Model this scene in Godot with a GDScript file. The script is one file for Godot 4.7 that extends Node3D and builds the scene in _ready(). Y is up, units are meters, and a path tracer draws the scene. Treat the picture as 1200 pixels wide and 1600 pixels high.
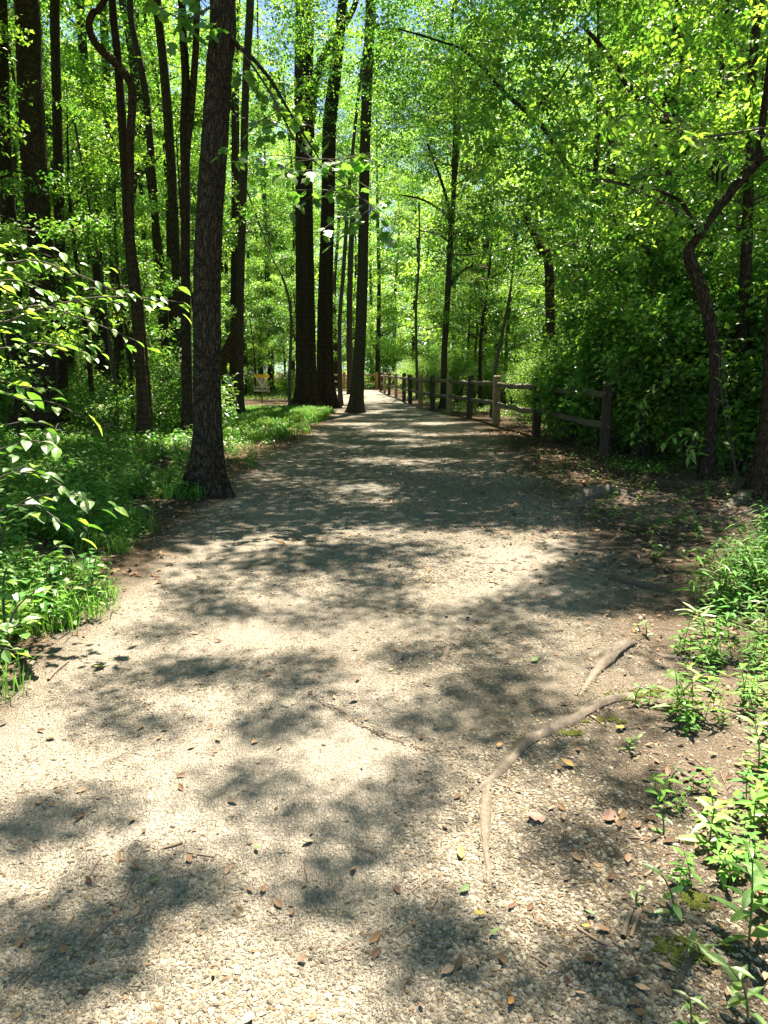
extends Node3D
# A gravel footpath through summer woods: camera and light first, then ground, woods, fence and small things.

var rng := RandomNumberGenerator.new()
var nz := FastNoiseLite.new()
var nb := FastNoiseLite.new()
var M := {}
const SUN := Vector3(0.11, 0.925, -0.364)


class Geo:
	var v := PackedVector3Array()
	var n := PackedVector3Array()
	var c := PackedColorArray()
	var u := PackedVector2Array()
	var i := PackedInt32Array()

	func tri(a: Vector3, b: Vector3, d: Vector3) -> void:
		var k := v.size()
		v.append(a); v.append(b); v.append(d)
		i.append(k); i.append(k + 1); i.append(k + 2)

	func quad(a: Vector3, b: Vector3, d: Vector3, e: Vector3) -> void:
		tri(a, b, d)
		tri(a, d, e)

	func mesh() -> ArrayMesh:
		var a := []
		a.resize(Mesh.ARRAY_MAX)
		a[Mesh.ARRAY_VERTEX] = v
		if n.size(): a[Mesh.ARRAY_NORMAL] = n
		if c.size(): a[Mesh.ARRAY_COLOR] = c
		if u.size(): a[Mesh.ARRAY_TEX_UV] = u
		a[Mesh.ARRAY_INDEX] = i
		var m := ArrayMesh.new()
		m.add_surface_from_arrays(Mesh.PRIMITIVE_TRIANGLES, a)
		return m


class Buf:
	var b := PackedFloat32Array()

	func put(t: Basis, o: Vector3, c: Color) -> void:
		b.append_array(PackedFloat32Array([t.x.x, t.y.x, t.z.x, o.x, t.x.y, t.y.y, t.z.y, o.y, t.x.z, t.y.z, t.z.z, o.z, c.r, c.g, c.b, 1.0]))


func V(x: float, y: float, z: float) -> Vector3:
	return Vector3(x, y, z)


func Q(x: float, y: float, z: float, r: float) -> Vector4:
	return Vector4(x, y, z, r)


func rr(a: float, b: float) -> float:
	return rng.randf_range(a, b)


# ---------- naming ----------
var taken := {}

func numbered(called: String) -> String:
	var k: int = taken.get(called, 0)
	taken[called] = k + 1
	return called if k == 0 else "%s_%03d" % [called, k]


func thing(called: String, label: String, category: String, at := Vector3.ZERO, group := "") -> Node3D:
	var o := Node3D.new()
	o.name = numbered(called)
	add_child(o)
	o.position = at
	tag(o, label, category, group)
	return o


func tag(o: Node, label: String, category: String, group := "") -> void:
	o.set_meta("label", label)
	if category: o.set_meta("category", category)
	if group: o.set_meta("group", group)


func part(parent: Node, called: String, m: Mesh, mat: Material, at := Transform3D.IDENTITY) -> MeshInstance3D:
	var o := MeshInstance3D.new()
	o.name = called if parent != self else numbered(called)
	o.mesh = m
	o.material_override = mat
	o.transform = at
	parent.add_child(o, true)
	return o


func many(parent: Node, called: String, m: Mesh, mat: Material, buf: Buf) -> MultiMeshInstance3D:
	var mm := MultiMesh.new()
	mm.transform_format = MultiMesh.TRANSFORM_3D
	mm.use_colors = true
	mm.mesh = m
	mm.instance_count = buf.b.size() / 16
	mm.buffer = buf.b
	var o := MultiMeshInstance3D.new()
	o.name = called if parent != self else numbered(called)
	o.multimesh = mm
	o.material_override = mat
	o.set_meta("kind", "stuff")
	parent.add_child(o, true)
	return o


func dup(src: Node3D, label: String, group: String, at: Vector3, turn: float, size: Vector3) -> Node3D:
	var base := String(src.name)
	var cut := base.rfind("_0")
	if cut > 0: base = base.substr(0, cut)
	var o: Node3D = src.duplicate()
	o.name = numbered(base)
	add_child(o)
	o.transform = Transform3D(Basis(Vector3.UP, turn).scaled(size) if is_equal_approx(size.x, size.z) else Basis(Vector3.UP, turn), at)
	o.set_meta("label", label)
	if group: o.set_meta("group", group)
	return o


# ---------- ground shape ----------
const EDGE_L := [[2.0, -1.75], [-2.96, -1.7], [-4.4, -1.82], [-5.6, -1.85], [-7.8, -1.95], [-10.8, -2.0], [-16.0, -1.8], [-21.5, -1.5], [-28.5, -1.75], [-40.0, -2.6], [-52.0, -4.5], [-60.0, -7.0]]
const EDGE_R := [[2.0, 0.42], [-1.5, 0.52], [-2.0, 0.62], [-3.2, 0.98], [-4.5, 1.45], [-5.6, 1.65], [-8.0, 1.75], [-12.3, 2.1], [-17.0, 2.4], [-22.0, 2.3], [-28.0, 1.5], [-38.0, 0.8], [-50.0, 0.0], [-58.0, -1.5]]

func along(t: Array, z: float) -> float:
	if z >= t[0][0]: return t[0][1]
	for k in range(1, t.size()):
		if z >= t[k][0]:
			return lerpf(t[k - 1][1], t[k][1], (z - t[k - 1][0]) / (t[k][0] - t[k - 1][0]))
	return t[-1][1]


const BANK := [[2.0, 0.55], [-1.5, 0.66], [-2.0, 0.8], [-3.2, 1.25], [-4.5, 1.98], [-5.6, 2.85], [-8.0, 4.4], [-12.3, 5.0], [-60.0, 30.0]]

func on_path(x: float, z: float) -> float:   # 1 on the gravel, 0 on the forest floor
	if z < -59.0: return 0.0
	var w := nz.get_noise_2d(x * 14.0, z * 14.0) * 0.28 + nz.get_noise_2d(x * 60.0, z * 60.0) * 0.12
	var l := smoothstep(-0.22, 0.22, x - along(EDGE_L, z) + w)
	var r := smoothstep(-0.5, 0.35, along(EDGE_R, z) - x + w * 1.4)
	return l * r


func ht(x: float, z: float) -> float:
	var p := clampf(minf(x - along(EDGE_L, z), along(EDGE_R, z) - x) / 1.2 + 0.5, 0.0, 1.0)
	var h := nz.get_noise_2d(x * 3.0, z * 3.0) * 0.05 + nz.get_noise_2d(x * 18.0 + 50.0, z * 18.0) * 0.022
	h += nb.get_noise_2d(x * 2.0, z * 2.0) * 0.25 * smoothstep(4.0, 14.0, absf(x + 0.2))
	h = lerpf(h + 0.03, nz.get_noise_2d(x * 12.0, z * 12.0) * 0.016, p)
	h -= 1.6 * smoothstep(5.0, 11.0, x + minf(0.0, z + 12.0) * -0.05) * smoothstep(-9.0, -14.0, z)
	if x < -2.0: h += 0.16 * smoothstep(2.0, 6.0, -x) * smoothstep(-18.0, -10.0, z) 
	return h


func gp(x: float, z: float, up := 0.0) -> Vector3:
	return Vector3(x, ht(x, z) + up, z)


# ---------- shape helpers ----------
func curve(pts: Array, step: float) -> Array:   # Catmull-Rom through Vector4 (place, radius)
	var out := []
	for k in pts.size() - 1:
		var a: Vector4 = pts[maxi(k - 1, 0)]
		var b: Vector4 = pts[k]
		var c: Vector4 = pts[k + 1]
		var d: Vector4 = pts[mini(k + 2, pts.size() - 1)]
		var n := maxi(1, int(ceil(Vector3(b.x - c.x, b.y - c.y, b.z - c.z).length() / step)))
		for j in n:
			var t := float(j) / n
			out.append(0.5 * ((2.0 * b) + (c - a) * t + (2.0 * a - 5.0 * b + 4.0 * c - d) * t * t + (3.0 * b - a - 3.0 * c + d) * t * t * t))
	out.append(pts[-1])
	return out


func tube(g: Geo, pts: Array, sides: int, rough := 0.0, flare := 0.0, fine := 0.0, closed := false, flat := 1.0) -> void:
	var ph := rr(0, 6.28)
	var off := rr(0, 400)
	var first := g.v.size()
	var run := 0.0
	var side := Vector3.ZERO
	var r0: float = pts[0].w
	for k in pts.size():
		var q: Vector4 = pts[k]
		var p := Vector3(q.x, q.y, q.z)
		var a: Vector4 = pts[maxi(k - 1, 0)]
		var b: Vector4 = pts[mini(k + 1, pts.size() - 1)]
		var d := Vector3(b.x - a.x, b.y - a.y, b.z - a.z).normalized()
		if k == 0:
			side = d.cross(Vector3.FORWARD if absf(d.z) < 0.9 else Vector3.RIGHT).normalized()
		else:
			run += Vector3(q.x - a.x, q.y - a.y, q.z - a.z).length()
			side = (side - d * side.dot(d)).normalized()
		var up := d.cross(side)
		for s in sides + 1:
			var t := TAU * s / sides
			var dir := side * cos(t) + up * sin(t)
			var r := q.w
			if rough > 0.0:
				r *= 1.0 + rough * nz.get_noise_3d(cos(t) * 40.0 + off, sin(t) * 40.0, run * 30.0)
			if fine > 0.0:
				r += fine * (absf(nz.get_noise_3d(cos(t) * r0 * 900.0, sin(t) * r0 * 900.0 + off, run * 90.0)) - 0.2)
			if flare > 0.0:
				r += flare * exp(-run / 0.28) * (0.55 + 0.45 * cos(4.0 * t + ph) * cos(t * 1.0 + ph * 2.0) + 0.3 * cos(3.0 * t - ph))
			g.v.append(p + dir * r * (1.0 if flat == 1.0 else lerpf(flat, 1.0, 1.0 - absf(dir.y))))
			g.n.append(dir)
			g.u.append(Vector2(float(s) / sides * maxf(1.0, roundf(r0 * TAU / 0.5)), run / 1.0))
	for k in pts.size() - 1:
		for s in sides:
			var a := first + k * (sides + 1) + s
			var b := a + sides + 1
			g.i.append_array(PackedInt32Array([a, b, a + 1, a + 1, b, b + 1]))
	if closed:
		for e in [0, pts.size() - 1]:
			var q: Vector4 = pts[e]
			var c := g.v.size()
			g.v.append(Vector3(q.x, q.y, q.z)); g.n.append(Vector3.UP); g.u.append(Vector2(0.5, 0.5))
			for s in sides:
				var a: int = first + e * (sides + 1) + s
				g.i.append_array(PackedInt32Array([c, a, a + 1]))


func leaf(g: Geo, o: Vector3, d: Vector3, up: Vector3, l: float, w: float, kind: int, droop := 0.25) -> void:
	# kind 0 far diamond-like, 1 pointed oval with a folded midrib, 2 narrow lance, 3 lobed
	var s := d.cross(up).normalized()
	var nn := s.cross(d).normalized()
	if kind == 0:
		var m := o + d * l * 0.45 - nn * l * 0.06
		var t := o + d * l - nn * l * droop
		var e1 := m + s * w * 0.5 + nn * w * 0.15
		var e2 := m - s * w * 0.5 + nn * w * 0.15
		g.tri(o, e1, t)
		g.tri(o, t, e2)
		return
	if kind == 3:
		var f := [[0.0, 0.0], [0.12, 0.34], [0.3, 0.5], [0.42, 0.3], [0.62, 0.46], [0.8, 0.34], [0.86, 0.14], [1.0, 0.0]]
		for sg in [1.0, -1.0]:
			for k in f.size() - 1:
				var a: Vector3 = o + d * l * f[k][0] + s * w * f[k][1] * sg - nn * (l * droop * f[k][0] * f[k][0] + w * 0.12 * f[k][1])
				var b: Vector3 = o + d * l * f[k + 1][0] + s * w * f[k + 1][1] * sg - nn * (l * droop * f[k + 1][0] * f[k + 1][0] + w * 0.12 * f[k + 1][1])
				var c := o + d * l * 0.45 - nn * l * droop * 0.2
				g.tri(c, a, b)
		return
	var rows := [[0.0, 0.02], [0.22, 0.72], [0.48, 1.0], [0.75, 0.66], [1.0, 0.0]] if kind == 1 else [[0.0, 0.05], [0.25, 0.85], [0.5, 1.0], [0.8, 0.5], [1.0, 0.0]]
	for sg in [1.0, -1.0]:
		for k in 4:
			var t0: float = rows[k][0]
			var t1: float = rows[k + 1][0]
			var c0 := o + d * l * t0 - nn * l * droop * t0 * t0
			var c1 := o + d * l * t1 - nn * l * droop * t1 * t1
			var e0: Vector3 = c0 + (s * sg * 0.5 + nn * 0.14) * w * rows[k][1]
			var e1: Vector3 = c1 + (s * sg * 0.5 + nn * 0.14) * w * rows[k + 1][1]
			g.tri(c0, e0, c1)
			if k < 3: g.tri(e0, e1, c1)


func rdir() -> Vector3:
	var y := rr(-1, 1)
	var a := rr(0, TAU)
	return Vector3(cos(a) * sqrt(1 - y * y), y, sin(a) * sqrt(1 - y * y))


func clump_mesh(n: int, rad: float, flat: float, l: float, w: float, kind: int, tilt: float) -> ArrayMesh:
	var g := Geo.new()
	for k in n:
		var p := rdir() * rad * pow(rng.randf(), 0.45)
		p.y *= flat
		var a := rr(0, TAU)
		var d := (Vector3(cos(a), rr(-0.5, 0.2) - 0.1, sin(a)) + p / rad * 0.5).normalized()
		var up := (Vector3.UP + Vector3(rr(-tilt, tilt), 0, rr(-tilt, tilt))).normalized()
		var sc := rr(0.7, 1.2)
		leaf(g, p, d, up, l * sc, w * sc, kind)
		var tn := rr(0.55, 1.35)
		while g.c.size() < g.v.size(): g.c.append(Color(tn * rr(0.97, 1.03), tn, tn))
	return g.mesh()


func twig_mesh(n: int, length: float, l: float, w: float, kind: int, tilt := 0.5) -> ArrayMesh:
	# a leafy twig along +x with leaves set left and right of it, and a thin stem
	var g := Geo.new()
	var sag := rr(0.05, 0.2)
	for k in n:
		var t := (k + 0.6) / n
		var o := Vector3(length * t, -sag * t * t * length, rr(-0.02, 0.02))
		var sd := 1.0 if k % 2 == 0 else -1.0
		if k == n - 1: sd = 0.0
		var d := Vector3(0.75, rr(-0.35, 0.15), sd * rr(0.6, 1.1)).normalized()
		var up := (Vector3.UP + Vector3(rr(-tilt, tilt), 0, rr(-tilt, tilt))).normalized()
		var sc := rr(0.75, 1.15)
		leaf(g, o + d * 0.015, d, up, l * sc, w * sc, kind, rr(0.1, 0.4))
		var tn := rr(0.65, 1.3)
		while g.c.size() < g.v.size(): g.c.append(Color(tn, tn, tn))
	for k in 4:
		var a := Vector3(length * k / 4.0, -sag * pow(k / 4.0, 2) * length, 0)
		var b := Vector3(length * (k + 1) / 4.0, -sag * pow((k + 1) / 4.0, 2) * length, 0)
		g.quad(a + V(0, 0, 0.003), b + V(0, 0, 0.002), b - V(0, 0, 0.002), a - V(0, 0, 0.003))
		g.quad(a + V(0, 0.003, 0), b + V(0, 0.002, 0), b - V(0, 0.002, 0), a - V(0, 0.003, 0))
	while g.c.size() < g.v.size(): g.c.append(Color(0.5, 0.35, 0.5))
	return g.mesh()


func green(kind: int) -> Color:
	var j := rr(0.75, 1.25)
	var y := rr(-0.03, 0.035)
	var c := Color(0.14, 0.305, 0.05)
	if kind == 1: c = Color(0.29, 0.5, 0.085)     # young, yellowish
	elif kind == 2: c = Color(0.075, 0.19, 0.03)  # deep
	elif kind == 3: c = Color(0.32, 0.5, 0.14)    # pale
	elif kind == 4: c = Color(0.1, 0.23, 0.03)   # grass
	j *= 1.08
	return Color((c.r + y) * j, c.g * j, c.b * j)


func spread(tilt: float, s: float) -> Basis:
	var b := Basis(Vector3.UP, rr(0, TAU)) * Basis(Vector3.RIGHT, rr(-tilt, tilt)) * Basis(Vector3.BACK, rr(-tilt, tilt))
	return b.scaled(Vector3(s, s, s))


func aim(d: Vector3, roll: float, s: float) -> Basis:   # +x along d, y upwards
	var x := d.normalized()
	var z := x.cross(Vector3.UP)
	z = Vector3.BACK if z.length() < 0.05 else z.normalized()
	var y := z.cross(x)
	return (Basis(x, y, z) * Basis(Vector3.RIGHT, roll)).scaled(Vector3.ONE) * Basis.from_scale(Vector3(s, s, s))


# boughs of a crown: limb tubes into g, leaf clumps into buf
func boughs(g: Geo, buf: Buf, trunk: Array, h0: float, h1: float, reach: float, n: int, each: int, tone: Array, size := 1.0, rise := 0.25, top := 0.5) -> void:
	for k in n:
		var h := lerpf(h0, h1, (k + rng.randf()) / n)
		var q: Vector4 = trunk[-1]
		for j in trunk.size():
			if trunk[j].y >= h:
				q = trunk[j]
				break
		var f := (h - h0) / maxf(0.1, h1 - h0)
		var len := reach * rr(0.55, 1.1) * lerpf(1.0, top, f * f)
		var a := rr(0, TAU)
		var d := Vector3(cos(a), rise + rr(-0.15, 0.3) + f * 0.3, sin(a)).normalized()
		var o := Vector3(q.x, q.y, q.z)
		var bend := Vector3(rr(-0.3, 0.3), rr(-0.25, 0.15), rr(-0.3, 0.3))
		var line := []
		var br := minf(q.w * 0.5, 0.012 + len * 0.012)
		for j in 5:
			var t := j / 4.0
			var p := o + d * len * t + bend * len * t * t + V(rr(-0.04, 0.04), rr(-0.04, 0.04), rr(-0.04, 0.04)) * len
			if j == 0: p = o
			line.append(Q(p.x, p.y, p.z, br * (1.0 - 0.85 * t)))
		tube(g, line, 5)
		var kind: int = tone[rng.randi() % tone.size()]
		for j in each:
			var t := 1.0 - 0.75 * pow(rng.randf(), 1.6)
			var wide := len * 0.42 * (1.15 - t * 0.7)
			var p := o + d * len * t + bend * len * t * t
			p += d.cross(Vector3.UP).normalized() * rr(-wide, wide) + Vector3(0, rr(-0.14, 0.1) * len * 0.5, 0)
			buf.put(spread(0.45, size * rr(0.7, 1.25)), p, green(kind))


# ---------- textures and materials ----------
func noise_image(w: int, h: int, f: Callable) -> Image:
	var im := Image.create_empty(w, h, false, Image.FORMAT_RGB8)
	for y in h:
		for x in w:
			im.set_pixel(x, y, f.call(x, y))
	return im


func tex(im: Image) -> ImageTexture:
	return ImageTexture.create_from_image(im)


func plain(c: Color, rough := 0.9) -> StandardMaterial3D:
	var m := StandardMaterial3D.new()
	m.albedo_color = c.linear_to_srgb()
	m.roughness = rough
	return m


func leafy(through: float, rough := 0.42) -> StandardMaterial3D:
	var m := StandardMaterial3D.new()
	m.albedo_color = Color.WHITE
	m.vertex_color_use_as_albedo = true
	m.roughness = rough
	m.metallic_specular = 0.55
	m.backlight_enabled = true
	m.backlight = (Color(0.98, 1.0, 0.45) * through).linear_to_srgb()
	return m


func loop_noise(n: FastNoiseLite, x: float, y: float, w: float, h: float) -> float:  # a seamless tile
	var a := x / w * TAU
	var b := y / h * TAU
	return n.get_noise_3d(cos(a) * w / TAU + 3.0 * cos(b) * h / TAU, sin(a) * w / TAU + 300.0, sin(b) * h / TAU * 1.0)


func bark(c: Color, pale: Color, stretch: float, seedn: int, lichen: float) -> StandardMaterial3D:
	var n := FastNoiseLite.new()
	n.seed = seedn
	n.noise_type = FastNoiseLite.TYPE_CELLULAR
	n.cellular_return_type = FastNoiseLite.RETURN_DISTANCE2_SUB
	n.frequency = 1.0
	var n2 := FastNoiseLite.new()
	n2.seed = seedn + 5
	n2.frequency = 1.0
	var w := 192
	var h := 384
	var hi := Image.create_empty(w, h, false, Image.FORMAT_RGB8)
	var lo := Image.create_empty(w, h, false, Image.FORMAT_RGB8)
	for y in h:
		for x in w:
			var a := TAU * x / w
			var cx := cos(a) * 1.9
			var sx := sin(a) * 1.9
			var yy := float(y) / h
			var yb := absf(yy * 2.0 - 1.0)     # mirrored, so that it repeats without a seam
			var wob := n2.get_noise_3d(cx * 1.2, sx * 1.2, yb * 6.0) * 0.35
			var d := clampf(n.get_noise_3d(cx + wob, sx + wob, yb * stretch) + 1.0, 0.0, 1.0)
			var e := n2.get_noise_3d(cx * 9.0, sx * 9.0, yb * 20.0)
			var f := n2.get_noise_3d(cx * 3.0 + 40.0, sx * 3.0, yb * 7.0)
			var ridge := clampf(smoothstep(0.0, 0.4, d) * 0.85 + e * 0.25, 0.0, 1.0)
			hi.set_pixel(x, y, Color(ridge, ridge, ridge))
			var k := c.lerp(pale, clampf(ridge * 0.75 + f * 0.7 - 0.05, 0, 1))
			if e > 0.62 - lichen and f > -0.25: k = k.lerp(Color(0.22, 0.21, 0.16), 0.8)
			lo.set_pixel(x, y, (k * (0.55 + 0.6 * ridge)).linear_to_srgb())
	var m := StandardMaterial3D.new()
	m.albedo_texture = tex(lo)
	m.roughness = 0.95
	m.metallic_specular = 0.2
	m.heightmap_enabled = true
	m.heightmap_texture = tex(hi)
	m.heightmap_scale = 2.2
	return m


func wood(c: Color, seedn: int, grain := 1.0) -> StandardMaterial3D:
	var n := FastNoiseLite.new()
	n.seed = seedn
	n.frequency = 0.05
	var im := noise_image(128, 128, func(x, y):
		var g := n.get_noise_2d(x * 6.0, y * lerpf(3.0, 0.35, grain)) * 0.4 * grain + n.get_noise_2d(x * 1.2, y * 1.2 + 90.0) * 0.5 + n.get_noise_2d(x * 9.0, y * 9.0) * 0.25 * (1.0 - grain)
		return (c * (1.0 + g)).linear_to_srgb())
	var m := StandardMaterial3D.new()
	m.albedo_texture = tex(im)
	m.uv1_triplanar = true
	m.uv1_scale = Vector3(1.7, 1.1, 1.7)
	m.roughness = 0.85
	m.heightmap_enabled = true
	m.heightmap_texture = m.albedo_texture
	m.heightmap_scale = 0.6
	return m


func materials() -> void:
	M.leaf = leafy(1.0)
	M.leaf_dull = leafy(0.9, 0.6)
	M.grass = leafy(0.7, 0.62)
	M.grass.metallic_specular = 0.35
	M.bark = bark(Color(0.034, 0.024, 0.015), Color(0.1, 0.075, 0.05), 3.2, 3, 0.34)
	M.bark_poplar = bark(Color(0.033, 0.024, 0.015), Color(0.1, 0.076, 0.05), 2.2, 9, 0.2)
	M.bark_smooth = bark(Color(0.058, 0.045, 0.029), Color(0.11, 0.088, 0.06), 7.0, 17, 0.35)
	M.bark_warm = bark(Color(0.05, 0.034, 0.021), Color(0.12, 0.085, 0.055), 4.0, 23, 0.2)
	M.twig = plain(Color(0.07, 0.055, 0.04))
	M.dry_twig = plain(Color(0.17, 0.12, 0.08))
	M.root = wood(Color(0.105, 0.083, 0.06), 33, 0.75)
	M.root.uv1_scale = Vector3(5, 5, 5)
	M.root.heightmap_scale = 2.5
	M.root_dark = wood(Color(0.06, 0.048, 0.034), 34, 0.7)
	M.root_dark.heightmap_scale = 2.0
	M.twig = plain(Color(0.07, 0.055, 0.04))
	M.dry_twig = plain(Color(0.17, 0.12, 0.08))
	M.post_dark = wood(Color(0.05, 0.035, 0.02), 4)
	M.post_tan = wood(Color(0.26, 0.19, 0.105), 6)
	M.rail = wood(Color(0.09, 0.072, 0.05), 8)
	M.new_wood = wood(Color(0.42, 0.23, 0.09), 10)
	# ground: grain and relief only; the tints sit in the vertex colours
	var n := FastNoiseLite.new()
	n.seed = 77
	n.noise_type = FastNoiseLite.TYPE_CELLULAR
	n.cellular_return_type = FastNoiseLite.RETURN_DISTANCE2_SUB
	n.frequency = 1.0
	var n2 := FastNoiseLite.new()
	n2.seed = 78
	n2.frequency = 1.0
	n2.fractal_octaves = 3
	var w := 512
	var col := Image.create_empty(w, w, false, Image.FORMAT_RGB8)
	var hi := Image.create_empty(w, w, false, Image.FORMAT_RGB8)
	for y in w:
		for x in w:
			var a := TAU * x / w
			var b := TAU * y / w
			var p := Vector3(cos(a) * (3.0 + cos(b)), sin(a) * (3.0 + cos(b)), sin(b)) * 5.5
			var d := clampf(n.get_noise_3dv(p * 1.0) + 1.0, 0, 1)
			var d2 := clampf(n.get_noise_3dv(p * 2.3) + 1.0, 0, 1)
			var g := n2.get_noise_3dv(p * 0.5)
			var f := n2.get_noise_3dv(p * 6.0)
			var st := smoothstep(0.03, 0.3, d) * 0.55 + smoothstep(0.03, 0.35, d2) * 0.35
			hi.set_pixel(x, y, Color(1, 1, 1) * clampf(st + f * 0.3 + 0.05, 0, 1))
			var t := 0.5 + 0.36 * st + 0.18 * f + 0.2 * g
			col.set_pixel(x, y, Color(t, t * (1.0 - 0.02 * g), t * (1.0 - 0.06 * f)).linear_to_srgb())
	var m := StandardMaterial3D.new()
	m.albedo_texture = tex(col)
	m.vertex_color_use_as_albedo = true
	m.roughness = 0.95
	m.metallic_specular = 0.15
	m.heightmap_enabled = true
	m.heightmap_texture = tex(hi)
	m.heightmap_scale = 1.7
	M.ground = m
	var st := plain(Color.WHITE, 0.9)
	st.vertex_color_use_as_albedo = true
	st.metallic_specular = 0.2
	M.tinted = st
	var moss := plain(Color(0.10, 0.13, 0.02), 1.0)
	M.moss = moss


# ---------- the ground ----------
func graded(from: float, to: float, first: float, grow: float) -> Array:
	var out := [from]
	var s := first
	var sg := signf(to - from)
	while absf(out[-1] - from) < absf(to - from):
		out.append(out[-1] + sg * s)
		s *= grow
	return out


func ground_tint(x: float, z: float) -> Color:
	var p := on_path(x, z)
	var a := nz.get_noise_2d(x * 9.0 + 200.0, z * 9.0)
	var b := nb.get_noise_2d(x * 30.0, z * 30.0)
	var floor_c := Color(0.075, 0.052, 0.034).lerp(Color(0.15, 0.112, 0.075), clampf(0.45 + a * 0.9 + b * 0.4, 0, 1))
	var right := smoothstep(0.2, 1.5, x) * smoothstep(-13.0, -9.0, z)
	floor_c = floor_c.lerp(Color(0.2, 0.162, 0.125), right * clampf(0.55 + b, 0, 1))
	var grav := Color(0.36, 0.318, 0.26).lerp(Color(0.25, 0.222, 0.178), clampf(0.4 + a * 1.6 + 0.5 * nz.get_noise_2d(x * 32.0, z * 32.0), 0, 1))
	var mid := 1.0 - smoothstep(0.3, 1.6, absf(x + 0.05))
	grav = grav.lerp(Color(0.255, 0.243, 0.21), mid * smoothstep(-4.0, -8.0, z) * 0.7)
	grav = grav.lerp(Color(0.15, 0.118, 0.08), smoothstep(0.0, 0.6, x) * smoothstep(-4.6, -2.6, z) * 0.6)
	return floor_c.lerp(grav, p)


func build_ground() -> void:
	var zs := graded(-1.0, -300.0, 0.05, 1.028)
	var back := graded(-1.0, 60.0, 0.2, 1.3)
	back.remove_at(0)
	back.reverse()
	zs = back + zs
	var xr := graded(0.0, 200.0, 0.05, 1.045)
	var xs := []
	for k in range(xr.size() - 1, 0, -1): xs.append(-xr[k])
	xs += xr
	var nx := xs.size()
	var v := PackedVector3Array()
	var c := PackedColorArray()
	var u := PackedVector2Array()
	var pm := PackedFloat32Array()
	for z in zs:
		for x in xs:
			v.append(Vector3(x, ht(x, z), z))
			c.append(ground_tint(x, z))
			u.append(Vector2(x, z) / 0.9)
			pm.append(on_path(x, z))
	var n := PackedVector3Array()
	n.resize(v.size())
	var gi := PackedInt32Array()
	var pi := PackedInt32Array()
	for r in zs.size():
		for k in nx:
			var a := r * nx + k
			var e: Vector3 = v[r * nx + mini(k + 1, nx - 1)] - v[r * nx + maxi(k - 1, 0)]
			var f: Vector3 = v[mini(r + 1, zs.size() - 1) * nx + k] - v[maxi(r - 1, 0) * nx + k]
			var q := e.cross(f).normalized()
			n[a] = q if q.y > 0 else -q
			if r < zs.size() - 1 and k < nx - 1:
				var t := PackedInt32Array([a, a + nx, a + 1, a + 1, a + nx, a + nx + 1])
				if pm[a] + pm[a + nx + 1] > 1.0: pi.append_array(t)
				else: gi.append_array(t)
	for which in [["forest_ground", gi], ["gravel_path", pi]]:
		var a := []
		a.resize(Mesh.ARRAY_MAX)
		a[Mesh.ARRAY_VERTEX] = v
		a[Mesh.ARRAY_NORMAL] = n
		a[Mesh.ARRAY_COLOR] = c
		a[Mesh.ARRAY_TEX_UV] = u
		a[Mesh.ARRAY_INDEX] = which[1]
		var m := ArrayMesh.new()
		m.add_surface_from_arrays(Mesh.PRIMITIVE_TRIANGLES, a)
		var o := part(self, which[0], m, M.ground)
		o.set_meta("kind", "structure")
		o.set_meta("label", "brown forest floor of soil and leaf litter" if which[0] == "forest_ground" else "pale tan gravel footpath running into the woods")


func stone_mesh(s: int) -> ArrayMesh:
	var g := Geo.new()
	var r2 := RandomNumberGenerator.new()
	r2.seed = s
	var ring := []
	for k in 3:
		var row := []
		for j in 6:
			var a := TAU * (j + 0.5 * (k % 2)) / 6.0
			var rad: float = [0.85, 1.0, 0.62][k] * r2.randf_range(0.62, 1.25)
			row.append(Vector3(cos(a) * rad, [-0.35, 0.1, 0.4][k] + r2.randf_range(-0.12, 0.12), sin(a) * rad * 0.8))
		ring.append(row)
	for k in 2:
		for j in 6:
			var j2 := (j + 1) % 6
			g.tri(ring[k][j], ring[k + 1][j], ring[k][j2])
			g.tri(ring[k][j2], ring[k + 1][j], ring[k + 1][j2])
	for j in 6:
		g.tri(ring[2][j], V(0, 0.6, 0), ring[2][(j + 1) % 6])
	return g.mesh()


func stone_tint() -> Color:
	var t := rng.randf()
	var j := rr(0.42, 1.15)
	if t < 0.62: return Color(0.27, 0.234, 0.178) * j
	if t < 0.86: return Color(0.2, 0.178, 0.135) * j
	if t < 0.96: return Color(0.19, 0.135, 0.08) * j
	return Color(0.3, 0.265, 0.205) * j


func build_gravel() -> void:
	var bufs := [Buf.new(), Buf.new(), Buf.new()]
	var n := 0
	for k in 420000:
		# density falls with the distance at which single stones can still be told apart
		var z := -1.1 - 13.0 * pow(rng.randf(), 2.0)
		var x := rr(-2.6, 3.2) * clampf(0.35 - z * 0.2, 0.55, 1.0)
		var p := on_path(x, z)
		var rough := clampf(0.42 + nz.get_noise_2d(x * 20.0 + 70.0, z * 20.0) * 1.5 + smoothstep(-0.1, 0.6, x) * smoothstep(-4.6, -2.6, z) * 0.55, 0.07, 1.0)
		if rng.randf() > rough * (0.12 + 0.88 * p): continue
		var s := rr(0.002, 0.0052) + 0.007 * pow(rng.randf(), 9.0)
		if x > 0.05 and rng.randf() < 0.4: s = rr(0.0045, 0.0095)
		if z < -5.0: s *= 1.3
		var b := Basis(Vector3.UP, rr(0, TAU)) * Basis(Vector3.RIGHT, rr(-0.5, 0.5)) * Basis.from_scale(Vector3(s * rr(0.7, 1.4), s * rr(0.75, 1.15), s))
		bufs[n % 3].put(b, gp(x, z, s * 0.1), stone_tint())
		n += 1
	for k in 3:
		var o := many(self, "gravel", stone_mesh(10 + k), M.tinted, bufs[k])
		tag(o, "loose pale stones and grit strewn over the footpath", "gravel", "loose gravel on the path")
	print("stones ", n)


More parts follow.
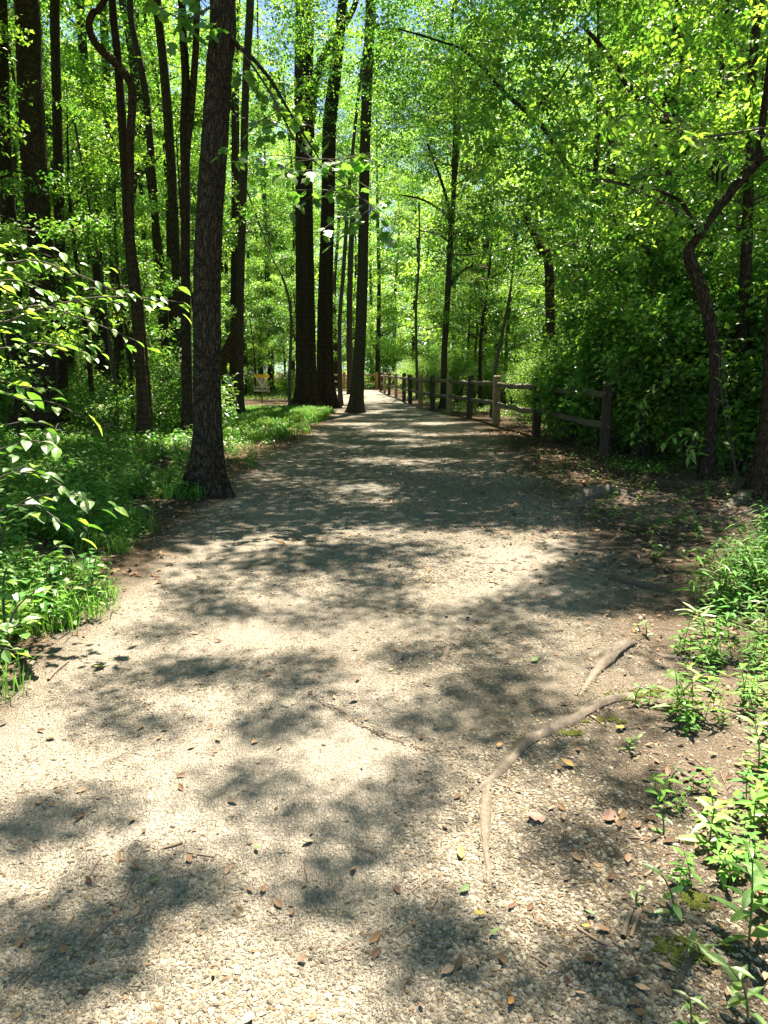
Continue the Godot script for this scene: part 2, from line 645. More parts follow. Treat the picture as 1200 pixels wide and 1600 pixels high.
# ---------- woods ----------
func lift(pts: Array, top: float) -> Array:   # carries a trunk on above the picture and sets its foot into the ground
	var out := pts.duplicate()
	var b: Vector4 = out[0]
	out[0] = Q(b.x, ht(b.x, b.z) - 0.08, b.z, b.w)
	var e: Vector4 = out[-1]
	var f: Vector4 = out[-2]
	var d := (e - f) / maxf(0.1, e.y - f.y)
	var y := e.y
	var p := e
	while y < top:
		y += 2.5
		p = Q(p.x + d.x * 1.5 + rr(-0.2, 0.2), y, p.z + rr(-0.2, 0.2), maxf(0.03, p.w * 0.82))
		out.append(p)
	return out


func tree(called: String, label: String, pts: Array, top: float, mat: Material, opt := {}) -> Node3D:
	var base: Vector4 = pts[0]
	var t := thing(called, label, "tree", V(base.x, 0, base.z), opt.get("group", ""))
	var line := curve(lift(pts, top), opt.get("step", 0.25))
	for k in line.size(): line[k] -= Q(base.x, 0, base.z, 0)
	var g := Geo.new()
	tube(g, line, opt.get("sides", 14), opt.get("rough", 0.1), opt.get("flare", base.w * 1.0), opt.get("fine", 0.0))
	var tr := part(t, "trunk", g.mesh(), mat)
	t.set_meta("line", line)
	for k in opt.get("limbs", []):
		var lg := Geo.new()
		var l := curve(k, 0.15)
		for j in l.size(): l[j] -= Q(base.x, 0, base.z, 0)
		tube(lg, l, 8, 0.12)
		part(t, "limb", lg.mesh(), mat)
	if opt.has("crown"):
		var c: Array = opt.crown      # h0, h1, reach, boughs, clumps each, tones, clump size
		var lg := Geo.new()
		var buf := Buf.new()
		boughs(lg, buf, line, c[0], c[1], c[2], c[3], c[4], c[5], c[6])
		part(t, "limbs", lg.mesh(), M.twig).set_meta("kind", "stuff")
		many(t, "crown", M.clump if not opt.has("leaf") else opt.leaf, M.leaf, buf)
	return t


func shade(gx: float, gz: float) -> float:   # how much of the sky the canopy closes over a spot of ground
	var c := 0.72
	if gz > 1.5: return 0.55
	if gz > -5.4 and gx > -2.4 and gx < 2.6: return 0.34 if gz < -2.9 else 0.2
	var l := along(EDGE_L, gz)
	var r := along(EDGE_R, gz)
	if gz > -5.4: return 0.45 if gx < 0 else 0.5
	if gx < -3.4 and gx > -8.5 and gz < -28.0 and gz > -38.0: return 0.12
	if gx > l - 0.3 and gx < r + 0.6:
		if gz > -7.0: c = 0.46
		elif gz > -16.0: c = 0.72
		elif gz > -23.0: c = 0.55
		elif gz > -44.0: c = 0.45
		else: c = 0.15
	elif gx < l:
		c = 0.8 if gz > -12.0 else (0.42 if gz > -16.0 else 0.32)
		if gz < -19.0 and gz > -34.0 and gx > -7.0: c = 0.36
	else:
		if gz > -11.5: c = 0.38
		elif gx < 9.0 and gz > -22.0: c = 0.32
		else: c = 0.2
	if gz < -34.0 and gx > -2.5: c = minf(c, 0.2)
	if gz < -48.0: c *= 0.5
	return c


func canopy(trees: Array) -> void:
	var bufs := []
	for t in trees: bufs.append(Buf.new())
	var drop := func(p: Vector3, size: float, kind: int) -> void:
		var best := 0
		var bd := 1e9
		for k in trees.size():
			var d := Vector2(trees[k].position.x - p.x, trees[k].position.z - p.z).length_squared()
			if d < bd:
				bd = d
				best = k
		bufs[best].put(spread(0.5, size), p - trees[best].position, green(kind))
	var n := 0
	for k in 150000:
		var y := rr(8.6, 15.5) if rng.randf() < 0.5 else rr(8.6, 10.6)
		var p := Vector3(rr(-22, 15), y, rr(-58, 4))
		if p.z < -22.0: p.y *= rr(1.0, 1.4)
		if p.z > -22.0: p.y = maxf(p.y, 1.5 - p.z * 0.46 + 0.6)
		var gx := p.x - SUN.x / SUN.y * p.y
		var gz := p.z - SUN.z / SUN.y * p.y
		var c := shade(gx, gz)
		if c <= 0.0: continue
		var f := 0.5 + 0.85 * nz.get_noise_2d(gx * 17.0, gz * 17.0) + 0.3 * nz.get_noise_2d(gx * 55.0, gz * 55.0)
		if gz > -5.4 and gx > -2.4 and gx < 2.6:
			f = 0.5 + 0.7 * nz.get_noise_2d(gx * 42.0, gz * 42.0) + 0.4 * nz.get_noise_2d(gx * 90.0, gz * 90.0)
			p.y = rr(5.2, 9.0)
			p = Vector3(gx + SUN.x / SUN.y * p.y, p.y, gz + SUN.z / SUN.y * p.y)
			if f > c: continue
			drop.call(p, rr(0.25, 0.45), 0)
			continue
		if f > c: continue
		if rng.randf() > 0.8: continue
		drop.call(p, rr(0.6, 1.0), [0, 0, 1, 2, 0][rng.randi() % 5])
		n += 1
	# boughs whose shade lies on the sunny near end of the path
	for b in [Q(-0.48,-3.50,0.24,0.19), Q(-1.05,-3.58,0.12,0.10), Q(0.36,-3.25,0.13,0.15), Q(0.14,-3.68,0.09,0.11), Q(-0.52,-2.49,0.17,0.14), Q(-0.09,-2.23,0.16,0.25), Q(-0.15,-1.92,0.10,0.11), Q(-0.58,-1.91,0.11,0.10), Q(-0.74,-1.98,0.07,0.06), Q(0.14,-2.51,0.10,0.20), Q(0.09,-1.77,0.11,0.14), Q(0.20,-1.66,0.12,0.13), Q(-0.99,-1.75,0.12,0.08), Q(-0.85,-1.60,0.08,0.05), Q(-0.75,-1.68,0.07,0.04), Q(-1.04,-2.32,0.16,0.06), Q(-1.21,-2.20,0.13,0.06), Q(-0.87,-3.51,0.13,0.11), Q(-1.11,-2.96,0.17,0.09), Q(-1.08,-4.41,0.32,0.17), Q(-0.47,-4.29,0.19,0.16), Q(0.00,-5.12,0.28,0.20), Q(1.28,-4.74,0.51,0.31), Q(0.82,-4.12,0.22,0.13), Q(1.71,-5.28,0.43,0.31), Q(1.77,-5.20,0.65,0.44), Q(1.87,-4.60,0.37,0.32), Q(1.23,-4.47,0.24,0.18), Q(0.63,-3.09,0.11,0.10), Q(0.40,-2.85,0.16,0.11), Q(0.57,-3.44,0.13,0.08), Q(0.90,-2.34,0.13,0.08), Q(0.62,-2.65,0.15,0.12), Q(-1.32,-4.88,0.26,0.15), Q(-1.30,-4.07,0.19,0.11), Q(-0.17,-4.67,0.34,0.14), Q(0.64,-4.41,0.24,0.15), Q(0.81,-1.70,0.15,0.13), Q(0.62,-1.54,0.16,0.07), Q(0.42,-1.54,0.12,0.07), Q(0.60,-2.07,0.10,0.06), Q(-0.50,-2.96,0.14,0.07), Q(0.14,-2.99,0.11,0.07)]:
		var cnt := int(clampf(b.z * b.w * 520.0, 12, 190))
		for k in cnt:
			var a := rr(0, TAU)
			var r := sqrt(rng.randf())
			var y := rr(6.2, 8.8)
			var gx: float = b.x + cos(a) * r * b.z
			var gz: float = b.y + sin(a) * r * b.w
			drop.call(V(gx + SUN.x / SUN.y * y, y, gz + SUN.z / SUN.y * y), rr(0.26, 0.42), [0, 2][k % 2])
	for k in trees.size():
		if bufs[k].b.size(): many(trees[k], "crown", M.clump, M.leaf, bufs[k])
	print("canopy ", n)


func _ready() -> void:
	# camera, sky, sun, exposure
	var cam := Camera3D.new()
	cam.name = "camera"
	cam.position = Vector3(0, 1.5, 0)
	cam.rotation_degrees = Vector3(-10.9, 0, 0)
	cam.fov = 69.4
	cam.far = 900.0
	cam.current = true
	add_child(cam)
	var e := Environment.new()
	e.background_mode = Environment.BG_SKY
	var sk := ProceduralSkyMaterial.new()
	sk.sky_top_color = Color(0.5, 0.66, 0.9)
	sk.sky_horizon_color = Color(0.84, 0.88, 0.9)
	sk.sky_curve = 0.12
	sk.ground_bottom_color = Color(0.2, 0.2, 0.15)
	sk.ground_horizon_color = Color(0.5, 0.55, 0.5)
	sk.sky_energy_multiplier = 0.56
	e.sky = Sky.new()
	e.sky.sky_material = sk
	e.tonemap_mode = Environment.TONE_MAPPER_LINEAR
	e.tonemap_exposure = 6.0
	e.sdfgi_enabled = true
	e.ssao_enabled = true
	e.ssil_enabled = true
	var we := WorldEnvironment.new()
	we.name = "environment"
	we.environment = e
	add_child(we)
	var sun := DirectionalLight3D.new()
	sun.name = "sun"
	sun.light_energy = 1.6
	sun.light_color = Color(1.0, 0.95, 0.87)
	sun.light_angular_distance = 0.53
	sun.shadow_enabled = true
	sun.look_at_from_position(SUN * 50.0, Vector3.ZERO)
	add_child(sun)

	rng.seed = 20240
	nz.seed = 11
	nz.frequency = 0.03
	nb.seed = 12
	nb.frequency = 0.02
	materials()
	M.clump = clump_mesh(26, 0.48, 0.6, 0.13, 0.085, 0, 0.9)
	M.fine = clump_mesh(34, 0.42, 0.7, 0.075, 0.045, 0, 1.0)
	M.layer = clump_mesh(28, 0.5, 0.28, 0.115, 0.075, 0, 0.6)
	M.twig_oval = twig_mesh(11, 0.5, 0.1, 0.055, 1)
	M.twig_big = twig_mesh(7, 0.5, 0.15, 0.13, 3)
	build_ground()
	build_gravel()
	build_woods()
	build_fences()
	build_basket()
	build_roots()
	build_undergrowth()
	build_near_plants()
	build_litter()


func build_woods() -> void:
	var all := []
	# --- trunks at the left of the path, from the one nearest the camera on ---
	var big := tree("leaning_tree", "thick dark trunk flecked with pale lichen at the grassy left edge of the path", [Q(-2.13,-0.02,-8.81,0.191), Q(-2.11,0.27,-8.80,0.171), Q(-2.09,0.66,-8.80,0.164), Q(-2.07,1.33,-8.79,0.156), Q(-2.04,2.06,-8.78,0.156), Q(-2.00,2.77,-8.78,0.152), Q(-1.95,3.24,-8.77,0.148), Q(-1.85,4.10,-8.76,0.144), Q(-1.78,4.74,-8.76,0.136), Q(-1.72,5.36,-8.75,0.133)], 21.0, M.bark,
		{"sides": 72, "step": 0.03, "fine": 0.012, "rough": 0.09, "flare": 0.27, "limbs": [[Q(-1.70,5.08,-8.75,0.034), Q(-1.55,4.87,-8.64,0.026), Q(-1.38,4.71,-8.53,0.022), Q(-1.17,4.45,-8.42,0.018), Q(-0.96,4.09,-8.31,0.014), Q(-0.66,3.63,-8.20,0.007)]]})
	all.append(big)
	all.append(tree("dark_tree", "dark trunk close to the left margin of the picture with a thin pale vine", [Q(-8.16,-0.09,-16.60,0.201), Q(-8.09,1.74,-16.60,0.180), Q(-7.99,3.89,-16.60,0.165), Q(-7.96,5.81,-16.60,0.151), Q(-7.84,7.65,-16.60,0.137), Q(-7.74,8.94,-16.60,0.129)], 18.0, M.bark))
	all.append(tree("dark_tree", "broad straight trunk second from the left margin standing behind the leafy shrub", [Q(-7.50,-0.07,-16.40,0.298), Q(-7.42,1.19,-16.40,0.270), Q(-7.28,3.21,-16.40,0.256), Q(-7.25,5.14,-16.40,0.248), Q(-7.20,6.98,-16.40,0.241), Q(-7.12,8.74,-16.40,0.234)], 20.0, M.bark, {"sides": 28, "step": 0.1, "fine": 0.012}))
	all.append(tree("dark_tree", "dark trunk half hidden behind the broad trunk near the left margin", [Q(-8.00,-0.01,-18.50,0.136), Q(-7.89,1.77,-18.50,0.128), Q(-7.74,4.17,-18.50,0.120), Q(-7.56,7.00,-18.50,0.112), Q(-7.40,9.66,-18.50,0.104)], 17.0, M.bark))
	all.append(tree("slim_tree", "slim trunk standing between the broad trunk and the forked trunks in left woods", [Q(-10.50,0.45,-28.00,0.206), Q(-10.43,2.83,-28.00,0.194), Q(-10.38,5.98,-28.00,0.170), Q(-10.37,9.82,-28.00,0.158), Q(-10.35,13.85,-28.00,0.145)], 18.0, M.bark))
	all.append(tree("slim_tree", "slim trunk directly behind the forked pair of stems in left woods", [Q(-9.49,0.38,-27.00,0.187), Q(-9.43,3.23,-27.00,0.175), Q(-9.41,5.82,-27.00,0.164), Q(-9.31,9.52,-27.00,0.140), Q(-9.24,13.41,-27.00,0.129)], 17.0, M.bark))
	all.append(tree("thin_sapling", "thin crooked sapling in front of two slim trunks in left woods", [Q(-6.31,0.01,-17.50,0.045), Q(-6.27,1.17,-17.50,0.045), Q(-6.33,2.05,-17.50,0.038), Q(-6.38,3.19,-17.50,0.038), Q(-6.41,3.75,-17.50,0.030), Q(-6.49,4.30,-17.50,0.023)], 6.0, M.twig, {"sides": 8}))
	all.append(tree("forked_tree", "straight dark stem leaning left beside the snaking stem, sharing its foot", [Q(-4.79,-0.03,-14.90,0.155), Q(-4.78,1.22,-14.90,0.135), Q(-4.81,2.70,-14.90,0.123), Q(-4.87,3.88,-14.90,0.103), Q(-4.88,5.03,-14.90,0.084), Q(-4.88,6.15,-14.90,0.077), Q(-4.89,7.23,-14.90,0.071), Q(-4.92,8.18,-14.90,0.065)], 17.0, M.bark_warm, {"sides": 20}))
	all.append(tree("snaking_tree", "bare stem bending in an S high up, grown beside the straight dark stem", [Q(-4.69,-0.01,-14.75,0.077), Q(-4.75,2.20,-14.73,0.077), Q(-4.79,3.62,-14.70,0.070), Q(-4.73,4.76,-14.68,0.070), Q(-4.67,5.64,-14.66,0.076), Q(-4.58,6.34,-14.64,0.076), Q(-4.60,6.62,-14.61,0.076), Q(-4.84,6.92,-14.59,0.076), Q(-5.13,7.19,-14.57,0.069), Q(-5.25,7.49,-14.55,0.063), Q(-5.13,7.72,-14.52,0.057), Q(-4.87,7.96,-14.50,0.050)], 9.5, M.bark_warm, {"sides": 12, "flare": 0.02, "step": 0.12}))
	all.append(tree("slim_tree", "slim trunk leaning left, first on the far right-hand side of the forked stems", [Q(-6.22,-0.03,-22.00,0.133), Q(-6.32,1.46,-22.00,0.114), Q(-6.43,3.80,-22.00,0.114), Q(-6.45,6.38,-22.00,0.105), Q(-6.51,8.85,-22.00,0.095), Q(-6.77,10.59,-22.00,0.086), Q(-6.79,11.21,-22.00,0.086)], 17.0, M.bark))
	all.append(tree("slim_tree", "slim dark trunk two places left of the thick lichen-flecked trunk", [Q(-5.42,-0.10,-20.00,0.147), Q(-5.38,1.12,-20.00,0.139), Q(-5.38,3.59,-20.00,0.121), Q(-5.38,6.39,-20.00,0.121), Q(-5.42,8.47,-20.00,0.113), Q(-5.51,10.04,-20.00,0.104), Q(-5.52,10.39,-20.00,0.104)], 18.0, M.bark, {"sides": 16}))
	all.append(tree("forking_tree", "trunk just left of the thick lichen-flecked trunk, forking high up", [Q(-4.18,0.02,-15.80,0.123), Q(-4.13,1.73,-15.80,0.109), Q(-4.05,3.78,-15.80,0.096), Q(-3.98,5.13,-15.80,0.096), Q(-3.95,6.20,-15.80,0.089), Q(-3.88,7.01,-15.80,0.082), Q(-3.89,8.03,-15.80,0.075), Q(-3.89,8.53,-15.80,0.075)], 18.0, M.bark, {"limbs": [[Q(-3.98,5.13,-15.80,0.082), Q(-3.91,5.84,-15.80,0.075), Q(-3.78,6.66,-15.80,0.075), Q(-3.66,7.58,-15.80,0.068), Q(-3.59,8.47,-15.80,0.062)]]}))
	all.append(tree("slim_tree", "slim straight trunk rising from the grass just right of the thick lichen-flecked trunk", [Q(-4.32,-0.02,-22.40,0.126), Q(-4.30,1.08,-22.40,0.107), Q(-4.18,3.84,-22.40,0.107), Q(-4.01,6.47,-22.40,0.107), Q(-3.83,9.39,-22.40,0.107), Q(-3.64,11.38,-22.40,0.107)], 17.0, M.bark_smooth))
	all.append(tree("crooked_tree", "crooked trunk bent like an elbow behind the slim straight trunk", [Q(-5.92,0.07,-29.00,0.188), Q(-6.00,0.71,-29.00,0.188), Q(-6.24,1.56,-29.00,0.188), Q(-6.14,2.04,-29.00,0.176), Q(-5.82,2.64,-29.00,0.163), Q(-5.60,3.36,-29.00,0.126), Q(-5.44,5.68,-29.00,0.113), Q(-5.43,7.93,-29.00,0.100)], 13.0, M.bark_warm))
	all.append(tree("slim_tree", "upright trunk standing behind the crooked elbow trunk", [Q(-6.02,0.13,-30.00,0.208), Q(-5.95,1.94,-30.00,0.182), Q(-5.81,4.87,-30.00,0.169), Q(-5.66,8.16,-30.00,0.156), Q(-5.54,11.52,-30.00,0.143)], 16.0, M.bark))
	all.append(tree("poplar_tree", "tall furrowed trunk with flared foot, left one of the tall pair by the path", [Q(-2.91,-0.10,-28.20,0.562), Q(-2.92,0.73,-28.20,0.427), Q(-2.92,1.91,-28.20,0.378), Q(-2.90,3.76,-28.20,0.354), Q(-2.89,5.56,-28.20,0.330), Q(-2.87,7.76,-28.20,0.317), Q(-2.83,9.88,-28.20,0.305), Q(-2.83,10.92,-28.20,0.317), Q(-2.78,11.94,-28.20,0.330), Q(-2.72,13.94,-28.20,0.317)], 23.0, M.bark_poplar, {"sides": 30, "rough": 0.06, "flare": 0.4,
		"limbs": [[Q(-2.63,9.57,-28.20,0.171), Q(-2.54,10.61,-28.20,0.159), Q(-2.30,11.74,-28.20,0.146), Q(-1.88,12.55,-28.20,0.122), Q(-1.44,13.05,-28.20,0.110), Q(-1.03,13.71,-28.20,0.098), Q(-0.87,14.34,-28.20,0.085)]]}))
	all.append(tree("poplar_tree", "tall trunk close behind, right one of the tall pair by the path bend", [Q(-2.29,-0.06,-29.60,0.487), Q(-2.30,0.94,-29.60,0.372), Q(-2.30,2.42,-29.60,0.320), Q(-2.28,3.87,-29.60,0.295), Q(-2.20,5.77,-29.60,0.269), Q(-2.10,8.07,-29.60,0.256), Q(-2.02,10.30,-29.60,0.256), Q(-1.80,12.03,-29.60,0.231), Q(-1.60,13.52,-29.60,0.192), Q(-1.47,14.56,-29.60,0.179)], 22.0, M.bark_poplar, {"sides": 26, "rough": 0.06, "flare": 0.26}))
	all.append(tree("edge_tree", "straight gray trunk with sunlit side at the path edge, right of the tall pair", [Q(-0.98,-0.02,-26.40,0.309), Q(-0.95,0.67,-26.40,0.240), Q(-0.87,1.89,-26.40,0.206), Q(-0.77,3.62,-26.40,0.194), Q(-0.72,5.31,-26.40,0.183), Q(-0.64,8.36,-26.40,0.171), Q(-0.54,10.89,-26.40,0.171), Q(-0.43,13.15,-26.40,0.160)], 21.0, M.bark_smooth, {"sides": 24, "flare": 0.22}))
	all.append(tree("thin_sapling", "thin dark sapling between the tall pair and the sunlit-sided trunk", [Q(-1.84,0.11,-31.50,0.109), Q(-1.85,1.44,-31.50,0.095), Q(-1.83,3.52,-31.50,0.082), Q(-1.65,5.54,-31.50,0.082), Q(-1.41,8.49,-31.50,0.068), Q(-1.00,12.02,-31.50,0.068), Q(-0.69,14.07,-31.50,0.055)], 13.0, M.twig, {"sides": 8, "flare": 0.05}))
	all.append(tree("slim_tree", "slim trunk far off beyond the sapling and left of the sunlit-sided trunk", [Q(-2.13,0.62,-47.00,0.203), Q(-2.13,4.51,-47.00,0.183), Q(-1.98,9.01,-47.00,0.163), Q(-1.67,13.36,-47.00,0.163)], 18.0, M.bark_smooth))
	all.append(tree("slim_sapling", "thin bare sapling beside the left foot of the tall pair", [Q(-3.41,0.08,-27.00,0.058), Q(-3.40,1.22,-27.00,0.058), Q(-3.30,2.79,-27.00,0.047), Q(-3.34,3.88,-27.00,0.047), Q(-3.59,4.75,-27.00,0.035), Q(-3.91,5.39,-27.00,0.023)], 6.6, M.twig, {"sides": 8, "flare": 0.03}))
	all.append(tree("middle_tree", "slender tree behind the fence in the bright middle, forking into upright branches", [Q(2.28,-0.00,-28.50,0.136), Q(2.27,1.92,-28.50,0.111), Q(2.36,4.02,-28.50,0.111), Q(2.44,6.06,-28.50,0.099), Q(2.51,7.38,-28.50,0.086), Q(2.53,8.90,-28.50,0.086), Q(2.52,10.60,-28.50,0.062)], 13.5, M.bark_smooth, {"limbs": [[Q(2.46,6.23,-28.50,0.086), Q(2.33,7.38,-28.50,0.062), Q(1.96,8.47,-28.50,0.049), Q(1.56,9.44,-28.50,0.037)], [Q(2.33,4.36,-28.50,0.074), Q(2.72,4.93,-28.50,0.049), Q(3.31,5.27,-28.50,0.037), Q(3.90,5.20,-28.50,0.025)], [Q(2.48,6.72,-28.50,0.062), Q(2.10,7.17,-28.50,0.049), Q(1.39,7.56,-28.50,0.037), Q(0.65,7.71,-28.50,0.025)], [Q(2.53,7.82,-28.50,0.062), Q(2.66,9.33,-28.50,0.049), Q(2.61,11.02,-28.50,0.037), Q(2.61,12.26,-28.50,0.025)]],
		"crown": [5.2, 12.5, 2.6, 20, 16, [0, 1, 3], 0.8], "leaf": M.fine}))
	all.append(tree("slim_sapling", "thin dark sapling leaning right behind the fence right of the slender tree", [Q(3.46,0.24,-24.00,0.062), Q(3.52,1.25,-24.00,0.052), Q(3.74,2.64,-24.00,0.052), Q(3.91,3.62,-24.00,0.042), Q(3.99,4.39,-24.00,0.031)], 6.5, M.twig, {"sides": 8, "flare": 0.03, "crown": [3.4, 6.5, 1.5, 10, 10, [0, 1], 0.7], "leaf": M.fine}))
	all.append(tree("slim_sapling", "thin upright sapling by the far bend of the fence", [Q(1.69,0.15,-38.00,0.082), Q(1.64,2.06,-38.00,0.066), Q(1.59,4.55,-38.00,0.066), Q(1.73,6.98,-38.00,0.049)], 9.0, M.twig, {"sides": 8, "flare": 0.03}))
	# --- at the right of the path ---
	var lean := tree("bent_tree", "dark crooked tree at right that leans out and forks toward the right margin", [Q(4.32,-0.03,-9.84,0.102), Q(4.31,0.26,-9.80,0.081), Q(4.31,0.82,-9.77,0.072), Q(4.29,1.32,-9.73,0.072), Q(4.24,1.72,-9.70,0.071), Q(4.13,2.08,-9.66,0.075), Q(3.98,2.47,-9.62,0.079), Q(3.83,2.75,-9.59,0.079), Q(3.75,2.92,-9.55,0.066), Q(3.84,3.10,-9.52,0.049), Q(4.10,3.49,-9.48,0.053), Q(4.32,3.80,-9.44,0.057), Q(4.44,3.92,-9.41,0.053), Q(4.43,4.18,-9.37,0.045), Q(4.43,4.65,-9.34,0.036), Q(4.42,5.01,-9.30,0.028)], 5.2, M.bark,
		{"sides": 28, "step": 0.06, "fine": 0.008, "rough": 0.16, "flare": 0.06, "limbs": [[Q(3.80,3.09,-9.40,0.037), Q(3.68,3.30,-9.40,0.028), Q(3.53,3.50,-9.40,0.024), Q(3.25,3.60,-9.40,0.020), Q(2.94,3.66,-9.40,0.016), Q(2.59,3.73,-9.40,0.008)], [Q(4.34,3.85,-9.20,0.032), Q(4.53,3.96,-9.20,0.024), Q(4.88,4.10,-9.20,0.016)]]})
	all.append(lean)
	all.append(tree("dark_tree", "dark upright trunk in the thicket just right of the crooked leaning tree", [Q(5.36,-0.07,-10.90,0.113), Q(5.30,0.55,-10.90,0.104), Q(5.25,1.30,-10.90,0.094), Q(5.14,2.02,-10.90,0.085), Q(5.10,3.07,-10.90,0.075), Q(5.02,4.33,-10.90,0.066), Q(4.96,5.54,-10.90,0.057)], 10.0, M.bark))
	all.append(tree("rooted_tree", "trunk cut by the right margin with its roots spreading over bare soil", [Q(4.46,-0.02,-8.50,0.228), Q(4.47,0.31,-8.54,0.170), Q(4.49,0.75,-8.58,0.149), Q(4.50,1.34,-8.62,0.138), Q(4.45,2.75,-8.66,0.135), Q(4.39,4.09,-8.70,0.128)], 15.0, M.bark_warm, {"sides": 36, "step": 0.06, "fine": 0.01, "flare": 0.12}))
	all.append(tree("tall_tree", "dark upper trunk high at right with a slanting limb, its foot lost in the thicket", [Q(5.50,0.42,-15.50,0.174), Q(5.44,1.73,-15.50,0.168), Q(5.41,3.24,-15.50,0.161), Q(5.53,4.58,-15.50,0.148), Q(5.47,5.70,-15.50,0.141), Q(5.52,6.56,-15.50,0.141), Q(5.58,7.57,-15.50,0.134), Q(5.62,8.34,-15.50,0.127)], 17.0, M.bark, {"limbs": [[Q(5.44,5.39,-15.50,0.094), Q(5.21,6.13,-15.40,0.080), Q(4.91,6.50,-15.30,0.073), Q(4.65,6.69,-15.20,0.066), Q(4.32,7.04,-15.10,0.059), Q(3.99,7.36,-15.00,0.045), Q(3.61,7.66,-14.90,0.032)], [Q(5.44,2.11,-15.50,0.054), Q(5.08,2.84,-15.20,0.046), Q(4.77,3.17,-14.90,0.032), Q(4.36,3.37,-14.60,0.019)], [Q(5.41,3.73,-15.50,0.074), Q(4.88,4.06,-15.39,0.067), Q(4.25,4.60,-15.29,0.060), Q(3.76,5.04,-15.18,0.053), Q(3.49,5.32,-15.07,0.052), Q(3.23,5.63,-14.96,0.052), Q(2.95,5.94,-14.86,0.051), Q(2.59,6.19,-14.75,0.045), Q(2.21,6.43,-14.64,0.044), Q(1.84,6.76,-14.54,0.038), Q(1.53,6.99,-14.43,0.031), Q(1.30,7.07,-14.32,0.025), Q(1.00,7.11,-14.21,0.018), Q(0.66,7.17,-14.11,0.018), Q(0.24,7.23,-14.00,0.012)], [Q(2.62,5.99,-14.40,0.025), Q(2.82,6.20,-14.40,0.019), Q(3.11,6.52,-14.40,0.019), Q(3.32,6.85,-14.40,0.012)]]}))
	all.append(tree("pale_tree", "pale gray trunk leaning left far behind the slanting limb", [Q(7.32,4.58,-24.00,0.135), Q(6.85,8.19,-24.00,0.125), Q(6.56,8.99,-24.00,0.114), Q(6.27,10.04,-24.00,0.094), Q(6.13,10.56,-24.00,0.073), Q(5.97,11.41,-24.00,0.031)], 0.0, M.bark_smooth, {"flare": 0.0}))
	all.append(tree("pale_tree", "pale gray leaning trunk high near the right margin behind the leaves", [Q(9.96,5.67,-21.00,0.145), Q(9.47,7.66,-21.00,0.127), Q(8.85,8.51,-21.00,0.118), Q(8.28,9.00,-21.00,0.109), Q(7.96,9.22,-21.00,0.091), Q(7.57,9.55,-21.00,0.064), Q(7.18,9.79,-21.00,0.027)], 0.0, M.bark_smooth, {"flare": 0.0}))
	all.append(tree("broken_tree", "short dark leaning trunk showing between leaves right of the bright middle", [Q(4.29,3.02,-19.00,0.115), Q(4.06,3.94,-19.00,0.115), Q(3.89,4.31,-19.00,0.107), Q(3.72,4.66,-19.00,0.090), Q(3.52,4.98,-19.00,0.066), Q(3.34,5.35,-19.00,0.033)], 0.0, M.bark_warm, {"flare": 0.0}))
	# leaves a hand can pick out on the boughs of the two nearest trees
	bough_leaves(big, "bough", 240, 0.12, 0.11, 3, [V(-1.52,4.84,-8.60), V(-1.17,4.31,-8.40), V(-0.86,3.75,-8.20), V(-0.39,3.34,-8.00), V(-0.07,3.09,-8.00)], 0.75, 0)
	bough_leaves(big, "bough", 45, 0.13, 0.12, 3, [V(-1.81,5.23,-8.60), V(-2.01,4.99,-8.30), V(-2.30,5.06,-8.20)], 0.35, 0)
	bough_leaves(lean, "bough", 140, 0.095, 0.055, 1, [V(3.66,3.30,-9.40), V(2.93,3.50,-9.00), V(2.09,3.60,-8.60)], 0.7, 1)
	bough_leaves(lean, "bough", 140, 0.1, 0.055, 1, [V(4.35,4.23,-9.20), V(3.16,3.85,-8.20), V(2.53,3.75,-7.20), V(2.11,3.99,-7.00)], 0.65, 1)
	# the rest of the near right crown
	var buf := Buf.new()
	for k in 900:
		var p: Vector3 = V(3.33,4.67,-9.50) + V(rr(-2.4, 1.8), rr(-1.5, 1.9), rr(-3.0, 0.1))
		buf.put(aim(V(rr(-1, 1), rr(-0.5, 0.25), rr(-1, 1)), rr(-0.5, 0.5), rr(0.7, 1.05)), p - lean.position, green([0, 1, 1, 0, 2][rng.randi() % 5]))
	many(lean, "crown", M.twig_oval, M.leaf, buf)
	# --- off at the sides, their boughs hang over the path ---
	for s in [[V(-5.2, 0, -4.5), "shade tree beside the path on the shrub side, its boughs overhead"], [V(6.0, 0, -5.0), "shade tree beside the path beyond the leafy herbs, its boughs overhead"], [V(5.4, 0, -1.0), "shade tree abreast of the camera, its boughs overhead"], [V(-4.4, 0, 1.5), "shade tree behind the camera on the shrub side"]]:
		var q: Vector3 = s[0]
		all.append(tree("shade_tree", s[1], [Q(q.x, 0, q.z, 0.24), Q(q.x + 0.1, 4, q.z, 0.2), Q(q.x + 0.1, 9, q.z - 0.1, 0.17)], 18.0, M.bark))
	canopy(all)
	understory()
	backwoods()
	far_edge()


